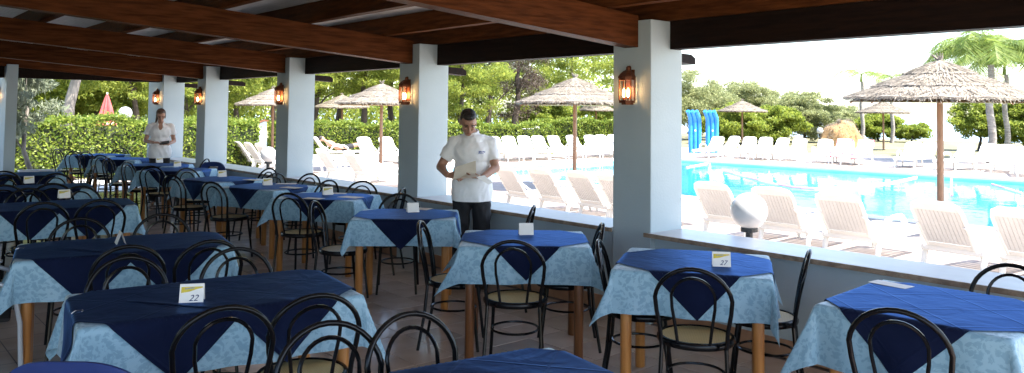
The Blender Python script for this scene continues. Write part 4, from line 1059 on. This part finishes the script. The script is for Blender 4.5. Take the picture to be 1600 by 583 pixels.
gp = 'pine trees behind the pool garden'; gb = 'bushes around the pool'
tree('gum_tree', 'grey green gum tree with drooping leaves beside the far left column', (3.2, 18.75), .75, 3.6, .75, 'euc', 90, 170, .17, .17, .055, 'pale_bark', (-.30, .15), .27, 1, None, droop=1.1)
tree('pale_trunk_tree', 'tree with a thick pale leaning trunk behind the hedge', at(106, 25.5), 3.0, 6.8, 2.3, 'pine', 60, 230, .15, .3, .22, 'pale_bark', (.55, -.2), .6, 2)
tree('bush', 'green bush behind the gum tree at the far left', at(55, 30), .9, 4.6, 2.3, 'bush', 90, 260, .17, .44, .1, 'bark', (0, 0), .6, 3, gb)
tree('bush', 'yellow green bush behind the red closed parasol', at(150, 31), 1.1, 5.0, 2.4, 'bush', 90, 260, .17, .44, .1, 'bark', (0, 0), .6, 4, gb)
tree('pine_tree', 'pine foliage behind the white globe above the hedge', at(212, 30), 1.3, 6.4, 2.7, 'pine', 96, 300, .17, .24, .14, 'bark', (0, 0), .55, 5, gp)
tree('pine_tree', 'pine seen between the corner column and its neighbour', at(292, 33), 1.0, 7, 2.9, 'pine', 96, 300, .17, .24, .14, 'bark', (0, 0), .55, 6, gp)
tree('pine_tree', 'pine behind the hedge end left of the third column', at(372, 34), 1.5, 6.8, 2.8, 'pine', 96, 300, .17, .24, .14, 'bark', (0, 0), .55, 7, gp)
tree('pine_tree', 'pine rising over the pale blue kiosk wall', at(430, 37), 1.7, 7.2, 2.9, 'pine', 96, 300, .17, .24, .15, 'bark', (0, 0), .55, 8, gp)
for i, (px, dp, lb) in enumerate(((492, 41, 'next to the third column'), (530, 47, 'above the smaller thatched parasol'), (568, 42, 'between the two overlapping parasols'), (612, 46, 'just left of the column beside the man'), (655, 43, 'hidden mostly by the column beside the man'))):
    tree('pine_tree', 'tall pine with dark trunk, ' + lb, at(px, dp), 2.35, 7.4, 3.0, 'pine', 96, 300, .18, .24, .20, 'bark', (.2*(-1)**i, 0), .6, 10+i, gp)
tree('pine_tree', 'bright feathery pine right behind the man', at(722, 35), 1.25, 6.6, 2.2, 'pine', 96, 300, .17, .24, .16, 'bark', (0, 0), .52, 20, gp)
tree('dry_tree', 'dark brown dry conifer to the right of the man', at(806, 44), .6, 6.8, 1.9, 'brown_fol', 60, 260, .20, .12, .24, 'bark', (.3, 0), .65, 21)
tree('pine_tree', 'dark pine above the dry brown conifer', at(765, 49), 2.2, 7.2, 2.4, 'pine_dark', 60, 230, .18, .22, .2, 'bark', (0, 0), .65, 22, gp)
tree('pine_tree', 'light pine above the thatched parasol left of the front column', at(895, 50), 2.6, 8.6, 3.8, 'pine', 90, 280, .19, .24, .2, 'bark', (0, 0), .65, 23, gp)
tree('bush', 'bright green bush under the parasol left of the front column', at(855, 46), .7, 3.1, 2.0, 'bush', 95, 260, .16, .48, .08, 'bark', (0, 0), .5, 24, gb)
tree('bush', 'bright green bush left of the front column, behind the distant parasol', at(930, 54), .7, 3.2, 2.2, 'bush', 60, 220, .16, .45, .08, 'bark', (0, 0), .5, 25, gb)
tree('pine_tree', 'pine hidden behind the broad front column', at(1000, 52), 2.0, 6.5, 2.6, 'pine', 55, 220, .18, .22, .2, 'bark', (0, 0), .6, 26, gp)
tree('olive_tree', 'grey green olive tree behind the blue mattresses', at(1088, 55), .4, 4.7, 2.9, 'olive', 110, 300, .18, .34, .16, 'bark', (0, 0), .65, 30)
tree('olive_tree', 'lower grey olive tree right of the blue mattresses', at(1160, 60), .4, 4.3, 3.4, 'olive', 110, 300, .18, .34, .16, 'bark', (0, 0), .65, 31)
tree('bush', 'yellow green bush around the distant parasol pole', at(1150, 47), .2, 2.3, 2.2, 'bush', 95, 260, .16, .48, .07, 'bark', (0, 0), .45, 32, gb)
tree('bush', 'yellow green bush right of the distant parasol', at(1210, 48), .2, 2.3, 2.0, 'bush', 95, 260, .16, .48, .07, 'bark', (0, 0), .45, 33, gb)
tree('olive_tree', 'round grey green tree left of the straw mound', at(1258, 52), .2, 3.2, 2.7, 'olive', 110, 290, .16, .38, .12, 'bark', (0, 0), .5, 34)
tree('olive_tree', 'olive tree filling the gap behind the distant parasol', at(1212, 60), .3, 3.7, 2.9, 'olive', 110, 300, .18, .34, .14, 'bark', (0, 0), .6, 44)
tree('olive_tree', 'low pale olive tree behind the straw mound', at(1318, 62), .2, 2.5, 2.3, 'olive', 90, 280, .17, .34, .12, 'bark', (0, 0), .5, 45)
tree('bush', 'bright bush behind the straw mound and thin palms', at(1372, 56), .2, 2.0, 1.9, 'bush', 85, 240, .16, .48, .07, 'bark', (0, 0), .42, 35, gb)
tree('bush', 'low bright bush left of the large parasol pole', at(1425, 54), .2, 1.35, 1.3, 'bush', 60, 240, .15, .45, .06, 'bark', (0, 0), .36, 36, gb)
tree('olive_tree', 'tree with spreading branches right of the large parasol pole', at(1530, 41), .7, 2.7, 1.7, 'bush', 80, 200, .15, .44, .08, 'bark', (0, 0), .40, 37)
tree('bush', 'bush at the right edge behind the palms', at(1598, 40), .2, 3.0, 1.8, 'bush', 90, 230, .16, .44, .08, 'bark', (0, 0), .45, 38, gb)
tree('pine_tree', 'pine beyond the left edge of the picture, nearer one', at(-60, 30), 1.2, 6.4, 2.7, 'pine', 96, 300, .17, .24, .16, 'bark', (0, 0), .55, 60, gp)
tree('pine_tree', 'pine beyond the left edge of the picture, farther one', at(-190, 29), 1.2, 6.8, 2.8, 'pine', 96, 300, .17, .24, .16, 'bark', (0, 0), .55, 61, gp)
# a far wood that closes the view behind the pines
r = np.random.default_rng(50); n = 58; cs = []
for i in range(n):
    px = -330+i*(1280/(n-1)); dp = r.uniform(66, 84); a = at(px, dp)
    for z in (.7, 1.7, 2.9, 4.4, 6.2, 8.0, 9.4): cs.append((a[0], a[1], z+r.normal(0, .5)))
cs = np.array(cs); pts = cloud(cs, np.tile(np.array([[2.4, 2.4, 1.5]]), (len(cs), 1)), 210, r)
v, f = leaf_quads(pts, .42, .5, r); tag(obj('far_wood', mesh_from('fw', v, f), M['pine']), 'dark wood closing the view behind the pines', 'wood', kind='stuff')

# ---- palms
def palm(label, pos, h, nf, fl, tr, seed, dens=34):
    r = np.random.default_rng(seed); t = thing('palm_tree', label, 'palm', (pos[0], pos[1], -.034), 0, 'palm trees')
    MB().tube([(.05*math.sin(i), .04*math.cos(i*1.3), h*i/8) for i in range(9)], [tr*(1.15-.04*i) for i in range(9)], 10).build('trunk', M['palm_bark'], t, True)
    MB().tube([(0, .04, h-.02), (.0, .02, h+.5)], [tr*.75, tr*.4], 8).build('crownshaft', M['palm'], t, True)
    for i in range(nf):
        a = 2*math.pi*i/nf + r.uniform(-.25, .25); el = r.uniform(.35, 1.25); L_ = fl*r.uniform(.8, 1.1)
        P = []; p = Vector((0, .02, h+.42)); ang = el
        for k in range(13):
            P.append(p.copy()); p = p + Vector((math.cos(a)*math.cos(ang), math.sin(a)*math.cos(ang), math.sin(ang)))*L_/12; ang -= (1.15+el*.5)/12*1.25
        m = MB(); m.tube(P, [.018*(1-.07*k) for k in range(13)], 4)
        sd_ = Vector((-math.sin(a), math.cos(a), 0)); up_ = Vector((0, 0, 1))
        for k in range(dens):
            q = .12+.88*k/(dens-1); i0 = min(11, int(q*12)); base = P[i0].lerp(P[i0+1], q*12-i0); T_ = (P[i0+1]-P[i0]).normalized()
            ll_ = fl*.30*math.sin(math.pi*min(1, q*.93+.06))**.6+.05
            for s in (-1, 1):
                d = (sd_*s + T_*.55 - up_*r.uniform(.25, .8)).normalized(); tip = base+d*ll_; wv = T_*.014*fl/2
                m.add([base-wv, base+wv, base.lerp(tip, .6)+wv*.8-up_*.01, tip, base.lerp(tip, .6)-wv*.8-up_*.01], [[0, 1, 2, 3, 4]])
        obj('frond', mesh_from('frond', m.v, m.f), M['palm'], t)
palm('big palm with a pale trunk behind the large parasol at the right', at(1548, 30), 3.7, 24, 2.9, .13, 1, 44)
palm('second palm with a darker trunk at the right edge', at(1572, 33), 3.5, 18, 2.6, .10, 2, 40)
palm('thin palm with a few arching fronds against the white sky', at(1347, 50), 3.9, 6, 2.3, .11, 3, 26)
palm('thin palm mostly hidden behind the large parasol', at(1394, 52), 3.8, 6, 2.1, .11, 4, 26)

# ---- blue mattresses standing up
def mattress(px, label):
    x, y = at(px, 35.5); t = thing('inflatable_mattress', label, 'mattress', (x, y, -.03), -R(math.degrees(math.atan2(x, y)))+R(12), 'blue inflatable mattresses')
    for k in range(3):
        MB().tube([((k-1)*.19-.0, .0, .02), ((k-1)*.19, .0, .9), ((k-1)*.19, 0, 1.42), ((k-1)*.19-.03, -.06, 1.58), ((k-1)*.19-.17, -.22, 1.86)], [.095, .10, .10, .10, .09], 10).build('tube_cell', M['air_blue'], t, True)
    MB().box((-.10, -.17, 1.66), (.07, .01, .10), rz=.0, M=Matrix.Rotation(R(35), 4, 'X')).build('print_mark', M['card'], t)
    MB().box((0, -.104, 1.0), (.06, .01, .07)).build('print_mark', M['card'], t)
mattress(1086, 'bright blue ribbed mattress standing upright nearest the front column')
mattress(1113, 'bright blue ribbed mattress standing upright, the right one of the pair')

# ---- closed red parasol, kiosk wall, planter, pot, straw mound, gate
x, y = at(168, 24.5); t = thing('closed_parasol', 'closed faded red parasol behind the hedge', 'parasol', (x, y, -.034))
MB().tube([(0, 0, 0), (0, 0, 2.16)], .022, 8).build('pole', M['card'], t)
v = []; f = []; n = 32; pr = [(.02, 2.14), (.05, 2.05), (.13, 1.75), (.20, 1.45), (.255, 1.20), (.25, 1.18)]
for r0, z in pr:
    for j in range(n): a = 2*math.pi*j/n; rr = r0*(1+.22*math.sin(j*math.pi/2)*(r0 > .04)); v.append((rr*math.cos(a), rr*math.sin(a), z))
f = [[i*n+j, i*n+(j+1) % n, (i+1)*n+(j+1) % n, (i+1)*n+j] for i in range(len(pr)-1) for j in range(n)]
MB().add(v, f).build('canopy', M['red_cloth'], t, True)
MB().ball((0, 0, 2.17), .022, 8).build('finial', M['card'], t)
m = MB()
for j in range(3): a = -1.9+j*.5; m.box((.26*math.cos(a+.3), .26*math.sin(a+.3), 1.24), (.10, .012, .05), rz=a+.3+math.pi/2)
m.build('white_lettering_patch', M['card'], t)
x, y = at(404, 28); t = thing('kiosk_wall', 'small pale blue wall with sloping terracotta coping beyond the hedge end', 'wall', (x, y, -.03), R(-20))
MB().prism([(-.42, 0), (.30, 0), (.30, 1.30), (.22, 1.30), (-.42, 1.02)], 'y', -.12, .12).build('wall', M['paint'], t)
MB().prism([(-.46, 1.02), (.24, 1.325), (.24, 1.385), (-.46, 1.08)], 'y', -.17, .17).build('coping', M['terracotta'], t)
MB().box((.29, 0, 1.325), (.14, .30, .05)).build('cap_stone', M['terracotta'], t)
x, y = 3.25, 17.95; t = thing('planter', 'white rectangular plastic planter at the foot of the gum tree', 'planter', (x, y, -.034), R(-6))
m = MB(); m.add([(-.30, -.15, 0), (.30, -.15, 0), (.30, .15, 0), (-.30, .15, 0), (-.36, -.19, .46), (.36, -.19, .46), (.36, .19, .46), (-.36, .19, .46)], [[0, 1, 5, 4], [1, 2, 6, 5], [2, 3, 7, 6], [3, 0, 4, 7], [3, 2, 1, 0]])
m.build('trough', M['planter'], t)
m = MB()
for a, b in (((-.37, -.20), (.37, -.20)), ((.37, -.20), (.37, .20)), ((.37, .20), (-.37, .20)), ((-.37, .20), (-.37, -.20))): m.tube([(*a, .455), (*b, .455)], .016, 6)
m.build('rim', M['planter'], t); MB().box((0, 0, .42), (.66, .34, .02)).build('soil', M['core'], t)
x, y = at(131, 15.2); t = thing('flower_pot', 'terracotta pot on the path behind the farthest table', 'pot', (x, 18.0, -.03))
MB().lathe([(.10, 0), (.14, .26), (.16, .26), (.16, .31), (.13, .31), (.12, .25), (.02, .24)], 18).build('pot', M['terracotta'], t, True)
MB().lathe([(.001, .25), (.12, .25)], 14, cap=False).build('soil', M['core'], t)
x, y = at(1312, 46); t = thing('straw_mound', 'low brown straw mound across the pool beside a small globe lamp', 'mound', (x, y, -.034), -YAW)
r = np.random.default_rng(9); n = 20; k = 8; v = []
for i in range(k+1):
    b = math.pi/2*i/k
    for j in range(n):
        a = 2*math.pi*j/n; q = 1+.08*math.sin(j*1.7+i)+.05*math.sin(j*3.1); v.append((1.18*math.cos(b)**.6*math.cos(a)*q, .9*math.cos(b)**.6*math.sin(a)*q, 1.33*math.sin(b)+.14*math.cos(a)*math.sin(b)))
MB().add(v, [[i*n+j, i*n+(j+1) % n, (i+1)*n+(j+1) % n, (i+1)*n+j] for i in range(k) for j in range(n)]).build('heap', M['straw_under'], t, True)
pts = np.array(v)[r.integers(0, len(v), 2500)]+r.normal(0, .06, (2500, 3)); pts[:, 2] = np.maximum(pts[:, 2], .02); vv, ff = leaf_quads(pts, .22, .07, r, .5); o = obj('loose_straw', mesh_from('ls', vv, ff), M['straw'], t); o['kind'] = 'stuff'
x, y = at(824, 37); t = thing('low_gate', 'low white rail gate in the gap of the hedge', 'gate', (x, y, -.034), -YAW)
for z in (.72, .96): MB().box((0, 0, z), (.62, .03, .05)).build('rail', M['white_plastic'], t)
for q in range(4): MB().box((-.30+q*.20, .02, .50), (.045, .03, 1.0)).build('upright', M['white_plastic'], t)

# ---- ropes with floats on the water
def rope(pts, label, n=26):
    P = [un(x, y, -.115) for x, y in pts]; P = [p for p in P]
    t = thing('float_rope', label, 'rope', (P[0].x, P[0].y, -.115)); o0 = Vector((P[0].x, P[0].y, -.115))
    # resample
    seg = [(P[i+1]-P[i]).length for i in range(len(P)-1)]; tot = sum(seg); out = []
    for k in range(n+1):
        s = tot*k/n; i = 0
        while i < len(seg)-1 and s > seg[i]: s -= seg[i]; i += 1
        out.append(P[i].lerp(P[i+1], min(1, s/seg[i])))
    for k in range(n):
        red = (k//4) % 2 == 0
        MB().tube([out[k]-o0, out[k+1]-o0], .028, 8).build('float', M['floatred' if red else 'floatwhite'], t)
rope([(1072, 262), (1106, 255)], 'red and white float rope at the far pool edge beside the front column', 8)
rope([(1109, 256), (1111, 288)], 'red and white float rope pointing towards the camera beside the front column', 12)
rope([(1131, 267), (1200, 286), (1240, 293), (1272, 295), (1350, 292), (1400, 284), (1432, 277)], 'long sagging red and white float rope across the middle of the pool', 40)
rope([(1486, 275), (1487, 306)], 'red and white float rope behind the large parasol pole', 12)
rope([(1550, 288), (1597, 302)], 'red and white float rope at the right edge of the pool', 8)

# ---- towel, sunbathers
def towel_on(px, X, label):
    x, y = at_X(px, X); t = None
    m = MB(); h = 262; s, c = math.sin(R(h)), math.cos(R(h))
    prof = [(.02, .60), (.06, .825), (.12, .825), (.43, .385), (1.30, .36), (1.34, .18)]; v = []
    for q in (0, .012):
        for yy, zz in prof:
            for xx in (-.27, 0, .27): v.append((xx, yy, zz+q+(.02 if xx == 0 else 0)))
    k = len(prof); f = []
    for q in (0, 1):
        for i in range(k-1):
            for j in range(2): a = q*k*3+i*3+j; f.append([a, a+1, a+4, a+3])
    o = m.add(v, f).build('beach_towel', M['pink'], None, loc=(x-s*.12, y-c*.12, -.02), rot=(0, 0, -R(h))); tag(o, label, 'towel')
towel_on(1353, 28.35, 'pink and white towel draped over a lounger across the pool')
towel_on(1320, 28.75, 'pink towel hanging from the neighbouring lounger across the pool')
def lying(pos, h, label, z, trunk):
    t = thing('person', label, 'person', (pos[0], pos[1], z), -R(h))
    P = [('e', (0, .30, .42), (.085, .10, .085)), ('c', (0, .40, .37), (0, .46, .32), .05, .05), ('e', (0, .62, .24), (.18, .20, .11), (-25, 0, 0)), ('e', (0, .92, .12), (.16, .20, .10)), ('e', (0, 1.08, .11), (.17, .12, .10))]
    for q in (-1, 1):
        P += [('c', (q*.09, 1.12, .10), (q*.10, 1.50, .22), .075, .055), ('c', (q*.10, 1.50, .22), (q*.10, 1.86, .06), .052, .035), ('e', (q*.10, 1.90, .10), (.035, .05, .09)), ('c', (q*.19, .52, .28), (q*.27, .74, .12), .045, .038), ('c', (q*.27, .74, .12), (q*.20, .98, .10), .036, .028)]
        P += hand(q, (q*.20, .98, .10), (0, 1, -.1), (0, 0, -1), .2, .95)
    b = obj('body', blob(P, .014, smooth_it=2), M['skin'], t)
    obj('hair', blob([('e', (0, .265, .44), (.09, .085, .085))], .015), M['hair'], b)
    TP = [('e', (0, 1.06, .12), (.185, .15, .115))] + [('c', (q*.095, 1.12, .11), (q*.10, 1.32, .17), .09, .078) for q in (-1, 1)]
    obj('swim_shorts', blob(TP, .016), mat('swim_' + trunk, (.015, .015, .02) if trunk == 'dark' else (.10, .12, .30), None, rough=.8), b)
s, c = math.sin(R(105)), math.cos(R(105)); lying((sbl.location.x, sbl.location.y), 105, 'sunbather lying on a lounger in front of the hedge, left of the smaller parasol', .305, 'dark')
